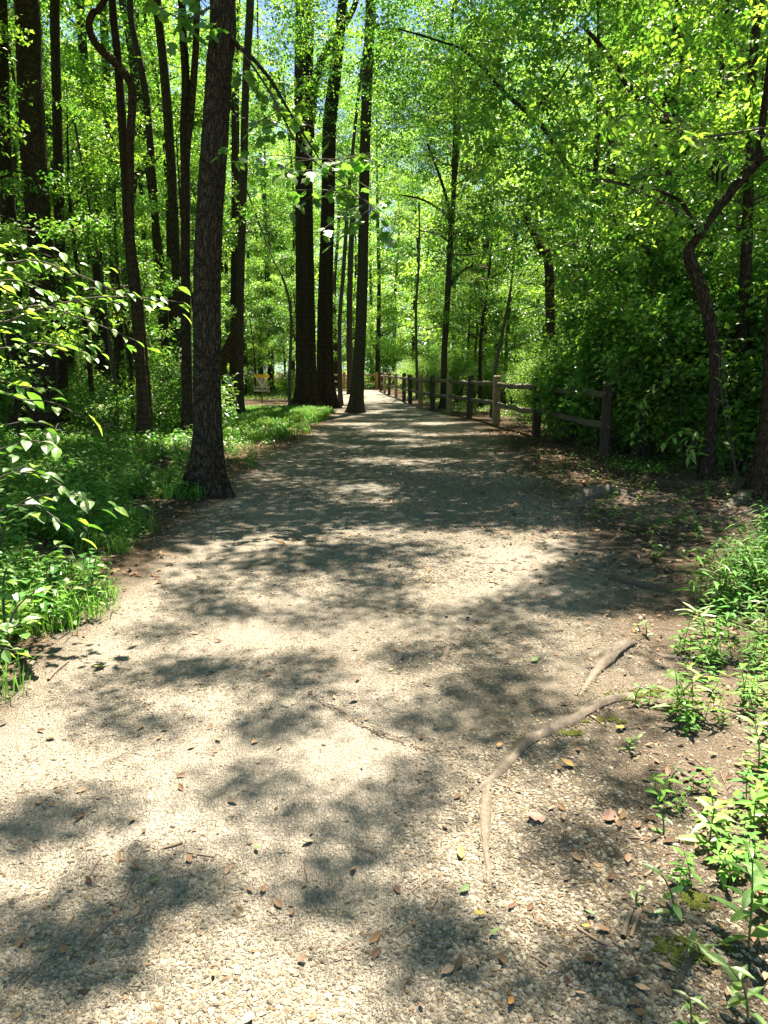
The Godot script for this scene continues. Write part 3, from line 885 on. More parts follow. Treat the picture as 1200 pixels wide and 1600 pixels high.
func bough_leaves(t: Node3D, called: String, n: int, l: float, w: float, kind: int, line: Array, wide: float, tone: int) -> void:
	var g := Geo.new()
	var pts := []
	for k in line.size():
		var p: Vector3 = line[k] - t.position
		pts.append(Q(p.x, p.y, p.z, lerpf(0.014, 0.004, float(k) / (line.size() - 1))))
	pts = curve(pts, 0.1)
	tube(g, pts, 6)
	var twigs := []
	for k in maxi(16, n / 7):
		var q: Vector4 = pts[int(rr(0.15, 1.0) * (pts.size() - 1))]
		var o := Vector3(q.x, q.y, q.z)
		var e := o + V(rr(-1, 1), rr(-0.55, 0.3), rr(-0.8, 0.8)) * wide
		twigs.append([o, e])
		tube(g, [Q(o.x, o.y, o.z, 0.005), Q((o.x + e.x) / 2, (o.y + e.y) / 2 + 0.04, (o.z + e.z) / 2, 0.004), Q(e.x, e.y, e.z, 0.002)], 4)
	var b := part(t, called, g.mesh(), M.twig)
	var shapes := []
	for k in 4:
		var lg := Geo.new()
		leaf(lg, Vector3.ZERO, Vector3.RIGHT, Vector3.UP, 1.0, w / l, kind, rr(0.1, 0.45))
		shapes.append(lg.mesh())
	for k in n:
		var tw: Array = twigs[k % twigs.size()]
		var p: Vector3 = tw[0].lerp(tw[1], rr(0.25, 1.05)) + V(0, rr(-0.05, 0.02), 0)
		var d := V(rr(-1, 1), rr(-0.75, 0.1), rr(-1, 1)).normalized()
		part(b, "leaf", shapes[k % 4], tints(tone), Transform3D(aim(d, rr(-0.6, 0.6), l * rr(0.7, 1.2)), p))


var tint_cache := {}

func tints(tone: int) -> StandardMaterial3D:   # a few leaf tones to share between single leaves
	var k := tone * 10 + rng.randi() % 5
	if not tint_cache.has(k):
		var m := leafy(1.0, 0.46)
		var c := green(tone) * 0.46
		m.vertex_color_use_as_albedo = false
		m.albedo_color = c.linear_to_srgb()
		m.backlight = Color(minf(1.0, c.r * 2.3), minf(1.0, c.g * 2.3), c.b * 1.2).linear_to_srgb()
		tint_cache[k] = m
	return tint_cache[k]


func free_of_path(x: float, z: float, gap: float) -> bool:
	return x < along(EDGE_L, z) - gap or x > along(EDGE_R, z) + gap + 0.6


func understory() -> void:
	var protos := []
	var spec := [["understory_tree", 5.5, 0.05, 1.5, 2.1, 15, 15, [0, 1, 0]], ["understory_tree", 7.5, 0.065, 2.4, 2.6, 18, 17, [0, 2, 1]], ["understory_tree", 9.5, 0.08, 3.2, 2.9, 20, 18, [0, 0, 1]], ["leafy_sapling", 3.6, 0.03, 0.6, 1.3, 12, 11, [0, 1, 3]]]
	var spots := []
	for q in [[-7.9, -12.6], [-9.6, -16.0], [-6.6, -13.4], [-5.9, -17.4], [-8.6, -14.6], [-10.6, -18.6], [-7.4, -19.0], [5.6, -13.4], [7.3, -11.8], [6.6, -16.2], [5.0, -19.2], [8.8, -14.6], [5.6, -23.4], [9.0, -19.6], [7.4, -27.0], [10.6, -17.0], [6.2, -10.2], [11.5, -24.0]]:
		spots.append(Vector2(q[0], q[1]))
	for k in 900:
		if spots.size() >= 132: break
		var left := rng.randf() < 0.76
		var x := rr(-26, -3.0) if left else rr(3.6, 24.0)
		var z := rr(-54, -19.5) if left else rr(-50, -14)
		if not free_of_path(x, z, 1.4): continue
		if absf(x / z) > 0.66: continue
		if x < 0 and z > -30.0 and x > -2.0 + z * 0.07: continue    # the basket's clearing and the grass verge
		if x < -3.0 and x > -8.0 and z < -28.0 and z > -37.0: continue
		if absf(x - 0.163 * z) < 1.9 and z > -38.0: continue
		var ok := true
		for s in spots:
			if (s as Vector2).distance_to(Vector2(x, z)) < 1.9: ok = false
		if ok: spots.append(Vector2(x, z))
	var k := 0
	for s in spots:
		var which: int = [0, 1, 2, 1, 3, 2][rng.randi() % 6]
		var at := gp(s.x, s.y)
		var label := "slim understory tree with spreading leafy layers among many in the left woods"
		var group := "understory trees in the left woods"
		if s.x > 0:
			label = "slim understory tree with bright leaves among many behind the rail fence"
			group = "understory trees behind the rail fence"
		if which == 3:
			label = label.replace("slim understory tree", "low leafy sapling")
			group = group.replace("understory trees", "leafy saplings")
		var src = null
		for p in protos:
			if p[0] == which: src = p[1]
		if src == null:
			var d: Array = spec[which]
			var t := thing(d[0], label, "tree", at, group)
			var line := curve([Q(0, -0.1, 0, d[2]), Q(rr(-0.1, 0.1), d[1] * 0.3, 0, d[2] * 0.85), Q(rr(-0.3, 0.3), d[1] * 0.65, rr(-0.2, 0.2), d[2] * 0.6), Q(rr(-0.4, 0.4), d[1], rr(-0.3, 0.3), 0.01)], 0.4)
			var g := Geo.new()
			tube(g, line, 8, 0.1, 0.03)
			part(t, "trunk", g.mesh(), M.bark)
			var lg := Geo.new()
			var buf := Buf.new()
			boughs(lg, buf, line, d[3], d[1], d[4], d[5], d[6], d[7], 0.8, 0.12, 0.35)
			part(t, "limbs", lg.mesh(), M.twig).set_meta("kind", "stuff")
			many(t, "crown", M.layer, M.leaf, buf)
			protos.append([which, t])
		else:
			var z := rr(0.8, 1.2)
			dup(src, label, group, at, rr(0, TAU), Vector3(z, z * rr(0.9, 1.15), z))
		k += 1
	# bare dark trunks deeper in the left woods
	var poles := []
	var first: Node3D = null
	for j in 400:
		if poles.size() >= 46: break
		var z := rr(-58, -24)
		var x := rr(0.62 * z, -3.5)
		if not free_of_path(x, z, 1.6): continue
		if x > -8.0 and z > -37.0: continue
		var ok := true
		for s in poles:
			if (s as Vector2).distance_to(Vector2(x, z)) < 1.3: ok = false
		if not ok: continue
		poles.append(Vector2(x, z))
		var label := "thin dark bare trunk among many deep in the left woods"
		var group := "thin trunks deep in the left woods"
		if first == null or j % 4 == 0:
			var t := thing("woodland_trunk", label, "tree", gp(x, z), group)
			var line := curve([Q(0, -0.1, 0, 0.17), Q(rr(-0.1, 0.1), 5, 0, 0.13), Q(rr(-0.6, 0.3), 11, rr(-0.3, 0.3), 0.11), Q(rr(-1.4, 0.6), 18, 0, 0.06)], 0.8)
			var g := Geo.new()
			tube(g, line, 10, 0.12, 0.08)
			part(t, "trunk", g.mesh(), M.bark)
			var lg := Geo.new()
			var buf := Buf.new()
			boughs(lg, buf, line, 7.0, 18.0, 2.6, 14, 12, [0, 1, 0], 0.95)
			part(t, "limbs", lg.mesh(), M.twig).set_meta("kind", "stuff")
			many(t, "crown", M.clump, M.leaf, buf)
			first = t
		else:
			var z2 := rr(0.6, 1.25)
			dup(first, label, group, gp(x, z), rr(0, TAU), Vector3(z2, rr(0.85, 1.15), z2))
	var low: Node3D = null
	for j in 110:
		var z := rr(-52, -15.5)
		var x := rr(0.6 * z, -2.8)
		if not free_of_path(x, z, 1.3): continue
		if x > -8.5 and z < -17.0 and z > -37.0 and x > 0.2 * z - 1.5: continue
		if absf(x - 0.163 * z) < 1.1 and z > -38.0: continue
		var label := "low leafy bush among many on the floor of the left woods"
		var group := "low bushes on the floor of the left woods"
		if low == null:
			low = thing("low_bush", label, "shrub", gp(x, z), group)
			var g := Geo.new()
			var buf := Buf.new()
			for i in 12:
				var a := rr(0, TAU)
				var d := V(cos(a), 0, sin(a)) * rr(0.4, 0.9)
				var line := curve([Q(d.x * 0.1, -0.05, d.z * 0.1, 0.01), Q(d.x * 0.5, 0.7, d.z * 0.5, 0.007), Q(d.x, rr(0.9, 1.7), d.z, 0.003)], 0.2)
				tube(g, line, 5)
				for n in 9:
					var q: Vector4 = line[int(rr(0.3, 1.0) * (line.size() - 1))]
					buf.put(spread(0.5, rr(0.5, 0.85)), V(q.x + rr(-0.25, 0.25), q.y + rr(-0.25, 0.15), q.z + rr(-0.25, 0.25)), green([0, 1, 2, 4][rng.randi() % 4]))
			part(low, "stems", g.mesh(), M.twig).set_meta("kind", "stuff")
			many(low, "foliage", M.layer, M.leaf, buf)
		else:
			var z2 := rr(0.6, 1.3)
			dup(low, label, group, gp(x, z), rr(0, TAU), V(z2, z2 * rr(0.6, 1.2), z2))
	# shrubs of the dark thicket at the right, beyond and beside the fence
	var sp := [[4.15, -13.9, 0.55, 2.2], [4.05, -15.6, 0.5, 1.5], [4.4, -12.5, 0.6, 2.4], [4.9, -11.6, 1.0, 2.6], [5.6, -13.2, 1.3, 3.6], [4.6, -14.6, 0.8, 2.4], [6.6, -11.4, 1.2, 3.4], [6.2, -9.9, 0.8, 2.4], [7.6, -13.0, 1.5, 4.6], [5.2, -16.8, 1.3, 3.6], [4.3, -18.2, 0.8, 2.3], [6.9, -15.8, 1.6, 4.8], [8.6, -11.2, 1.4, 4.2], [5.9, -20.0, 1.2, 3.0], [4.6, -22.4, 0.8, 1.8], [8.4, -18.0, 1.7, 5.0], [7.0, -23.5, 1.3, 2.6], [9.8, -14.5, 1.6, 4.8], [5.4, -26.5, 1.0, 1.9], [4.2, -30.0, 0.9, 1.7], [10.5, -21.0, 1.8, 5.0], [3.4, -34.0, 1.1, 2.2], [7.2, -30.0, 1.3, 2.2], [2.6, -41.0, 1.1, 1.8], [5.0, -38.0, 1.2, 2.0], [1.8, -50.0, 1.2, 1.9], [5.2, -10.6, 0.6, 1.5], [7.4, -9.2, 1.0, 2.8]]
	for s in sp:
		var near: bool = s[1] > -18.0
		var bay := ["first", "second", "third", "fourth", "fifth", "sixth", "seventh", "eighth", "ninth", "tenth", "eleventh"]
		var posts := [-12.3, -16.4, -20.5, -23.5, -26.2, -28.2, -30.5, -34.0, -37.0, -40.4, -44.5]
		var b := 0
		while b < 10 and s[1] < posts[b + 1]: b += 1
		var tall: String = "low" if s[3] < 2.0 else ("man-high" if s[3] < 2.8 else ("tall" if s[3] < 4.0 else "towering"))
		var off: float = s[0] - along(EDGE_R, s[1])
		var where := "crowding" if off < 2.2 else ("just behind" if off < 3.4 else ("a little behind" if off < 4.6 else "well behind"))
		var lab: String = "%s leafy shrub %s the %s bay of the rail fence" % [tall, where, bay[b]]
		if s[1] == -13.2: lab = "man-high leafy shrub behind the others in the first bay of the rail fence"
		if s[1] > -12.3: lab = "%s dark thicket shrub %s" % [tall, {-11.6: "beside the end post of the rail fence", -11.4: "two steps beyond the end post of the rail fence", -9.9: "behind the bent tree", -11.2: "deep behind the bent tree", -10.6: "before the end post, low over bare soil", -9.2: "behind the tree with spreading roots"}.get(s[1], "by the end post")]
		var t := thing("thicket_shrub", lab, "shrub", gp(s[0], s[1]), "thicket shrubs by the fence" if near else "shrubs along the farther fence")
		var g := Geo.new()
		var buf := Buf.new()
		for j in int(9 + s[2] * 8):
			var a := rr(0, TAU)
			var hh: float = s[3] * rr(0.55, 1.05)
			var sprd: float = s[2] * rr(0.3, 1.0)
			var line := curve([Q(rr(-0.2, 0.2), -0.05, rr(-0.2, 0.2), 0.018), Q(cos(a) * sprd * 0.35, hh * 0.55, sin(a) * sprd * 0.35, 0.014), Q(cos(a) * sprd * 0.8, hh * 0.95, sin(a) * sprd * 0.8, 0.009), Q(cos(a) * sprd * rr(1.1, 1.9), hh * rr(0.6, 1.15), sin(a) * sprd * rr(1.1, 1.9), 0.004)], 0.3)
			tube(g, line, 5)
			for i in int(30 if near else 26):
				var q: Vector4 = line[int(lerpf(0.34, 1.0, pow(rng.randf(), 0.7)) * (line.size() - 1))]
				var p := V(q.x + rr(-0.3, 0.3), q.y + rr(-0.35, 0.2), q.z + rr(-0.3, 0.3))
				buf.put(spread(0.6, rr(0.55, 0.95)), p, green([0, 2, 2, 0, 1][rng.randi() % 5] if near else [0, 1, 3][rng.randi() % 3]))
		part(t, "stems", g.mesh(), M.twig).set_meta("kind", "stuff")
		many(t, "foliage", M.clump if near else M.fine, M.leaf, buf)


func backwoods() -> void:
	var protos := []
	var made := 0
	var spots := []
	for q in [[-0.6, -63.5], [2.6, -65.5], [-4.2, -67.0], [5.4, -69.0], [1.0, -72.0], [8.6, -66.0], [-7.5, -70.0]]:
		spots.append(Vector2(q[0], q[1]))
	for k in 1500:
		if spots.size() >= 105: break
		var z := rr(-95, -52)
		var x := rr(-0.62, 0.62) * -z
		if x > -5.5 and x < 2.5 and z > -62.5: continue
		var ok := true
		for s in spots:
			if (s as Vector2).distance_to(Vector2(x, z)) < 3.4: ok = false
		if ok: spots.append(Vector2(x, z))
	for k in 9:       # the open side behind the fence
		var z := rr(-54, -30)
		var x := rr(0.1, 0.62) * -z
		if x < along(EDGE_R, z) + 3.5: continue
		spots.append(Vector2(x, z))
	for k in 26:       # the right-hand woods that close the sky above the fence
		var z := rr(-52, -24)
		var x := rr(0.24, 0.6) * -z
		if x < 8.0: continue
		spots.append(Vector2(x, z))
	for s in spots:
		var left: bool = s.x < -6.0
		var label := "tall leafy tree far off among many closing the left woods"
		var group := "far trees closing the left woods"
		if not left:
			label = "tall bright green tree far off among many beyond the end of the fence"
			group = "far bright trees beyond the fence"
		if made < 6:
			var hh := rr(20, 29)
			var t := thing("far_tree", label, "tree", gp(s.x, s.y), group)
			var line := curve([Q(0, -0.1, 0, 0.2), Q(rr(-0.2, 0.2), hh * 0.3, 0, 0.16), Q(rr(-0.5, 0.5), hh * 0.6, rr(-0.5, 0.5), 0.1), Q(rr(-0.8, 0.8), hh, rr(-0.5, 0.5), 0.03)], 1.2)
			var g := Geo.new()
			tube(g, line, 8, 0.1, 0.1)
			part(t, "trunk", g.mesh(), M.bark_smooth)
			var lg := Geo.new()
			var buf := Buf.new()
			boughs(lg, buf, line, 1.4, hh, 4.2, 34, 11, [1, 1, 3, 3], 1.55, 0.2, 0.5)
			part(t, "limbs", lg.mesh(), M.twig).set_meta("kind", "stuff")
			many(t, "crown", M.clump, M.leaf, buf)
			protos.append(t)
		else:
			var z := rr(0.75, 1.15)
			dup(protos[rng.randi() % 6], label, group, gp(s.x, s.y), rr(0, TAU), Vector3(z, z * rr(0.85, 1.1), z))
		made += 1


func far_edge() -> void:
	var first: Node3D = null
	for k in 60:
		var z := rr(-82, -56)
		var x := rr(-0.6, 0.6) * -z
		if x > -8.0 and x < 1.5 and z > -65.0: continue
		var label := "rounded leafy bush far off among many at the end of the woods"
		var group := "far bushes at the end of the woods"
		if first == null:
			first = thing("far_bush", label, "shrub", gp(x, z), group)
			var g := Geo.new()
			var buf := Buf.new()
			for j in 14:
				var a := rr(0, TAU)
				var q := V(cos(a), 0, sin(a)) * rr(0.6, 2.2)
				tube(g, curve([Q(q.x * 0.1, -0.1, q.z * 0.1, 0.03), Q(q.x * 0.5, 2.0, q.z * 0.5, 0.02), Q(q.x, rr(3, 5), q.z, 0.006)], 0.5), 5)
			for j in 420:
				var p := rdir() * pow(rng.randf(), 0.4)
				buf.put(spread(0.5, rr(0.8, 1.3)), V(p.x * 2.4, 2.4 + p.y * 2.4, p.z * 2.4), green([0, 1, 1, 3][rng.randi() % 4]))
			part(first, "stems", g.mesh(), M.twig).set_meta("kind", "stuff")
			many(first, "foliage", M.clump, M.leaf, buf)
		else:
			var z2 := rr(0.7, 1.2)
			dup(first, label, group, gp(x, z), rr(0, TAU), V(z2, z2 * rr(0.8, 1.3), z2))
	var buf := Buf.new()
	for k in 15000:
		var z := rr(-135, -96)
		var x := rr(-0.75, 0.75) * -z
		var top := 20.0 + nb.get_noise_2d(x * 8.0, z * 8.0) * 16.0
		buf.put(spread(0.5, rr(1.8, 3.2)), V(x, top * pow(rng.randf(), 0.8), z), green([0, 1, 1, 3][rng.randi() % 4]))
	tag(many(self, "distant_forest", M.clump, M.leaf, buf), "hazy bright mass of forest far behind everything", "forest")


# ---------- fences ----------
func post_mesh(w: float, h: float) -> ArrayMesh:
	var g := Geo.new()
	var k := w * 0.5
	var c := 0.014
	var rows := [[-0.15, k], [h * 0.35, k * rr(0.96, 1.03)], [h * 0.7, k * rr(0.96, 1.03)], [h - 0.03, k], [h + 0.006, k - 0.028]]
	var rings := []
	for r in rows:
		var b: float = r[1]
		rings.append([V(-b, r[0], -b + c), V(-b + c, r[0], -b), V(b - c, r[0], -b), V(b, r[0], -b + c), V(b, r[0], b - c), V(b - c, r[0], b), V(-b + c, r[0], b), V(-b, r[0], b - c)])
	for r in rings.size() - 1:
		for j in 8:
			var j2 := (j + 1) % 8
			g.quad(rings[r][j], rings[r + 1][j], rings[r + 1][j2], rings[r][j2])
	for j in range(1, 7):
		g.tri(rings[-1][0], rings[-1][j], rings[-1][j + 1])
	return g.mesh()


func rail_mesh(a: Vector3, b: Vector3, hgt: float, thick: float) -> ArrayMesh:   # a split rail: a rough wedge, tapered at both ends
	var g := Geo.new()
	var d := (b - a).normalized()
	var s := d.cross(Vector3.UP).normalized()
	var up := s.cross(d)
	var prof := [Vector2(-0.5, -0.32), Vector2(0.1, -0.5), Vector2(0.5, -0.2), Vector2(0.42, 0.3), Vector2(0.0, 0.5), Vector2(-0.48, 0.28)]
	var rings := []
	var n := 9
	for k in n:
		var t := float(k) / (n - 1)
		var taper := lerpf(0.6, 1.0, smoothstep(0.0, 0.1, minf(t, 1.0 - t)))
		var o := a.lerp(b, t) + up * rr(-0.022, 0.022) + s * rr(-0.01, 0.01) - up * 0.02 * sin(t * PI)
		var ring := []
		for p in prof:
			ring.append(o + s * p.x * thick * taper * rr(0.9, 1.1) + up * p.y * hgt * taper * rr(0.8, 1.15))
		rings.append(ring)
	for k in n - 1:
		for j in 6:
			var j2 := (j + 1) % 6
			g.quad(rings[k][j], rings[k + 1][j], rings[k + 1][j2], rings[k][j2])
	for e in [0, n - 1]:
		for j in range(1, 5):
			g.tri(rings[e][0], rings[e][j], rings[e][j + 1])
	return g.mesh()


func fence(called: String, label: String, posts: Array, tones: Array, rail_mat: Material, h: float, w: float) -> void:
	var o := thing(called, label, "fence", gp(posts[0].x, posts[0].z))
	var tops := []
	for k in posts.size():
		var p := gp(posts[k].x, posts[k].z) - o.position
		p.y = -o.position.y
		var m := part(o, "post", post_mesh(w * rr(0.92, 1.1), h * rr(0.97, 1.04)), tones[k % tones.size()])
		m.transform = Transform3D(Basis.from_euler(V(rr(-0.03, 0.03), rr(-0.3, 0.3), rr(-0.035, 0.035))), p)
		tops.append(p)
	for k in posts.size() - 1:
		for y in [0.86, 0.46]:
			var a: Vector3 = tops[k] + V(0, h * y + rr(-0.03, 0.03), 0)
			var b: Vector3 = tops[k + 1] + V(0, h * y + rr(-0.03, 0.03), 0)
			var d := (b - a).normalized() * 0.12
			var sd := d.cross(Vector3.UP).normalized() * (0.02 if k % 2 == 0 else -0.02)
			part(o, "rail", rail_mesh(a - d + sd, b + d + sd, 0.13, 0.1), rail_mat)
	var e: Vector3 = tops[0]
	if called == "rail_fence":
		part(o, "rail", rail_mesh(e + V(-0.06, h * 0.86, 0.08), e + V(0.5, h * 0.87, -1.6), 0.12, 0.1), rail_mat)


func build_fences() -> void:
	var P2 := [V(3.68,0,-12.33), V(3.38,0,-16.44), V(3.09,0,-20.50), V(2.69,0,-23.54), V(2.26,0,-25.97), V(1.80,0,-27.60), V(1.47,0,-29.95), V(1.17,0,-33.35), V(0.98, 0, -36.6), V(0.66, 0, -40.4), V(0.3, 0, -44.5), V(0.05, 0, -48.6), V(-0.2, 0, -52.6)]
	fence("rail_fence", "weathered split-rail fence with dark and tan posts along the right side of the path", P2, [M.post_dark, M.post_dark, M.post_tan, M.post_dark, M.post_tan, M.post_dark, M.post_tan], M.rail, 1.3, 0.17)
	fence("new_rail_fence", "new orange-brown rail fence crossing the far end of the path", [V(-0.55, 0, -57.0), V(-1.7, 0, -57.6), V(-3.1, 0, -58.2), V(-4.4, 0, -59.6), V(-6.4, 0, -61.0)], [M.new_wood], M.new_wood, 1.3, 0.19)


func ring(r: float, h: float, thick: float, n := 28) -> ArrayMesh:   # an upright band with an inner and an outer face
	var g := Geo.new()
	for k in n:
		var a := V(cos(TAU * k / n), 0, sin(TAU * k / n))
		var b := V(cos(TAU * (k + 1) / n), 0, sin(TAU * (k + 1) / n))
		var up := V(0, h, 0)
		var q := r - thick
		g.quad(a * r, a * r + up, b * r + up, b * r)
		g.quad(a * q, b * q, b * q + up, a * q + up)
		g.quad(a * r + up, a * q + up, b * q + up, b * r + up)
		g.quad(a * r, b * r, b * q, a * q)
	return g.mesh()


func build_basket() -> void:
	var at := gp(-5.5, -33.8)
	var steel := plain(Color(0.45, 0.45, 0.44), 0.4)
	steel.metallic = 0.8
	var o := thing("disc_golf_basket", "disc golf basket with a yellow band on a thin pole in the clearing", "basket", at)
	var g := Geo.new()
	tube(g, [Q(0, -0.1, 0, 0.03), Q(0, 0.7, 0, 0.03), Q(0, 1.28, 0, 0.03)], 10, 0, 0, 0, true)
	part(o, "pole", g.mesh(), plain(Color(0.2, 0.15, 0.08), 0.6))
	part(o, "top_band", ring(0.33, 0.115, 0.01), plain(Color(0.85, 0.55, 0.02), 0.5), Transform3D(Basis.IDENTITY, V(0, 1.12, 0)))
	var tray := part(o, "tray", ring(0.34, 0.025, 0.015), steel, Transform3D(Basis.IDENTITY, V(0, 0.68, 0)))
	part(tray, "lower_rim", ring(0.34, 0.02, 0.015), steel, Transform3D(Basis.IDENTITY, V(0, -0.17, 0)))
	var wg := Geo.new()
	for k in 24:
		var d := V(cos(TAU * k / 24), 0, sin(TAU * k / 24))
		var a := d * 0.335
		tube(wg, [Q(a.x, 0.01, a.z, 0.005), Q(a.x, -0.17, a.z, 0.005), Q(a.x * 0.1, -0.18, a.z * 0.1, 0.005)], 4)
	part(tray, "wires", wg.mesh(), steel)
	for k in 12:
		var d := V(cos(TAU * k / 12), 0, sin(TAU * k / 12))
		var cg := Geo.new()
		tube(cg, curve([Q(d.x * 0.28, 1.14, d.z * 0.28, 0.005), Q(d.x * 0.15, 0.92, d.z * 0.15, 0.005), Q(d.x * 0.04, 0.72, d.z * 0.04, 0.005)], 0.05), 4)
		part(o, "chain", cg.mesh(), steel)


# ---------- roots ----------
var grit := Buf.new()

func root(label: String, pts: Array, mat: Material, flat := 0.6) -> void:
	var b: Vector4 = pts[0]
	var o := V(b.x, ht(b.x, b.z), b.z)
	var line := curve(pts, 0.02)
	for k in line.size():
		var q: Vector4 = line[k]
		line[k] = Q(q.x - o.x + rr(-0.002, 0.002), ht(q.x, q.z) + q.y * 0.6 - q.w * 0.34 - o.y, q.z - o.z, q.w * rr(0.95, 1.05))
	var g := Geo.new()
	tube(g, line, 26, 0.9, 0.0, 0.026, true, flat)
	for k in int(line.size() / 22.0):       # side rootlets that dive into the soil
		var q: Vector4 = line[int(rr(0.15, 0.85) * (line.size() - 1))]
		var a := rr(0, TAU)
		var l := rr(0.05, 0.16)
		tube(g, curve([Q(q.x, q.y, q.z, q.w * 0.35), Q(q.x + cos(a) * l * 0.5, q.y + q.w * 0.1, q.z + sin(a) * l * 0.5, q.w * 0.22), Q(q.x + cos(a + 0.4) * l, q.y - q.w * 0.9, q.z + sin(a + 0.4) * l, q.w * 0.08)], 0.02), 7, 0.3)
	for k in line.size() * 12:               # grit lying against both flanks
		var q: Vector4 = line[rng.randi() % line.size()]
		var a := rr(0, TAU)
		var r := q.w * rr(0.75, 1.5)
		var sz := rr(0.002, 0.006)
		var p := Vector3(o.x + q.x + cos(a) * r, 0, o.z + q.z + sin(a) * r)
		grit.put(Basis(Vector3.UP, rr(0, TAU)) * Basis.from_scale(V(sz * rr(0.8, 1.4), sz, sz)), gp(p.x, p.z, rr(0.0, 0.006)), stone_tint())
	var m := part(self, "tree_root", g.mesh(), mat)
	m.position = o
	tag(m, label, "root")


func build_roots() -> void:
	root("thick pale root running down to a split end in the gravel at right", [Q(1.217,-0.030,-3.245,0.020), Q(1.105,-0.010,-3.177,0.047), Q(0.979,0.000,-3.099,0.054), Q(0.830,0.010,-2.964,0.054), Q(0.696,0.012,-2.861,0.050), Q(0.585,0.012,-2.770,0.043), Q(0.482,0.012,-2.621,0.039), Q(0.391,0.006,-2.499,0.026), Q(0.323,-0.004,-2.424,0.015), Q(0.276,-0.010,-2.375,0.005)], M.root)
	root("straight worn root below the split end, sinking into the gravel", [Q(0.398,-0.004,-2.499,0.022), Q(0.350,0.008,-2.336,0.024), Q(0.327,0.008,-2.164,0.023), Q(0.320,0.004,-2.037,0.019), Q(0.310,-0.006,-1.923,0.012), Q(0.301,-0.012,-1.844,0.004)], M.root)
	root("short mossy root hump ending in a dark notch above the thick pale root", [Q(1.399,-0.020,-3.866,0.013), Q(1.337,0.012,-3.828,0.043), Q(1.252,0.020,-3.736,0.049), Q(1.135,0.020,-3.580,0.046), Q(1.019,0.005,-3.397,0.029), Q(0.906,-0.010,-3.204,0.014)], M.root, 0.8)
	root("thin root crossing the path toward the thick pale root", [Q(-0.322,-0.005,-3.218,0.008), Q(-0.200,0.001,-3.073,0.013), Q(-0.069,0.002,-2.934,0.015), Q(0.053,0.000,-2.823,0.015), Q(0.180,0.002,-2.744,0.014), Q(0.304,0.000,-2.694,0.014), Q(0.414,0.000,-2.664,0.018)], M.root)
	root("low root running out to the leafy herbs at right", [Q(1.394,-0.005,-3.809,0.016), Q(1.466,0.006,-3.631,0.025), Q(1.609,0.010,-3.614,0.028), Q(1.751,0.005,-3.597,0.028), Q(1.843,-0.010,-3.547,0.015)], M.root)
	root("root mound with a dark hollow under it by the far right soil", [Q(1.923,-0.010,-7.789,0.047), Q(2.246,0.050,-8.374,0.087), Q(2.553,0.070,-8.676,0.090), Q(2.772,0.050,-8.767,0.083), Q(2.822,-0.010,-8.332,0.043)], M.root, 0.9)
	root("dark mossy root lying across shaded soil left of the herbs", [Q(1.610,0.000,-5.199,0.032), Q(1.743,0.020,-5.036,0.052), Q(1.869,0.020,-4.883,0.051), Q(1.960,-0.010,-4.724,0.025)], M.root_dark)
	root("root curving from the foot of the tree at the right margin", [Q(4.651,0.100,-8.953,0.132), Q(4.259,0.080,-8.501,0.096), Q(3.918,0.050,-8.091,0.070), Q(3.531,0.000,-7.577,0.046), Q(3.214,-0.020,-7.123,0.025)], M.root, 0.9)
	root("dark root below the root of the tree at the right margin", [Q(4.121,0.020,-7.789,0.067), Q(3.845,0.020,-7.577,0.052), Q(3.584,0.000,-7.376,0.038), Q(3.367,-0.020,-7.185,0.025)], M.root)
	root("shaded root in the lower corner by the broad-leaved herb", [Q(0.909,-0.020,-1.747,0.008), Q(0.862,-0.004,-1.707,0.015), Q(0.799,0.004,-1.649,0.017), Q(0.726,0.004,-1.568,0.016), Q(0.657,-0.004,-1.468,0.014), Q(0.593,-0.020,-1.371,0.011)], M.root_dark)
	root("short root stub by the thin root", [Q(0.297,-0.005,-3.597,0.012), Q(0.338,0.012,-3.772,0.020), Q(0.378,-0.004,-3.905,0.014)], M.root)
	tag(many(self, "root_grit", stone_mesh(12), M.tinted, grit), "grit and small stones packed against the roots", "gravel")
	# moss cushions
	for s in [[V(0.90,0,-2.93), 0.13, 0.05, "green moss cushion below the thick pale root"], [V(1.18,0,-3.18), 0.2, 0.07, "mossy patch beside the upper end of the thick pale root"], [V(0.73,0,-2.84), 0.1, 0.04, "thin moss strip along the thick pale root"], [V(0.79,0,-1.66), 0.1, 0.06, "dark moss in the lower corner beside the shaded root"], [V(0.89,0,-1.84), 0.07, 0.04, "moss spot under the broad-leaved herb"], [V(2.94,0,-14.76), 0.5, 0.35, "mossy spot near the foot of the second fence post"]]:
		var p: Vector3 = s[0]
		var buf := Buf.new()
		for k in 900:
			var a := rr(0, TAU)
			var r := sqrt(rng.randf()) * rr(0.6, 1.0)
			var x: float = p.x + cos(a) * r * s[1] * 1.3
			var z: float = p.z + sin(a) * r * s[2] * 1.3
			if nz.get_noise_2d(x * 420.0, z * 420.0) + nz.get_noise_2d(x * 150.0, z * 150.0) + 0.25 < r * r * 0.9: continue
			var q: float = rr(0.0025, 0.006) * (1.0 + s[1])
			buf.put(Basis(Vector3.UP, rr(0, TAU)) * Basis.from_scale(V(q, q * 0.8, q)), gp(x, z, 0.004), Color(0.075, 0.085, 0.018) * rr(0.6, 1.3))
		tag(many(self, "moss", stone_mesh(3), M.tinted, buf), s[3], "moss")


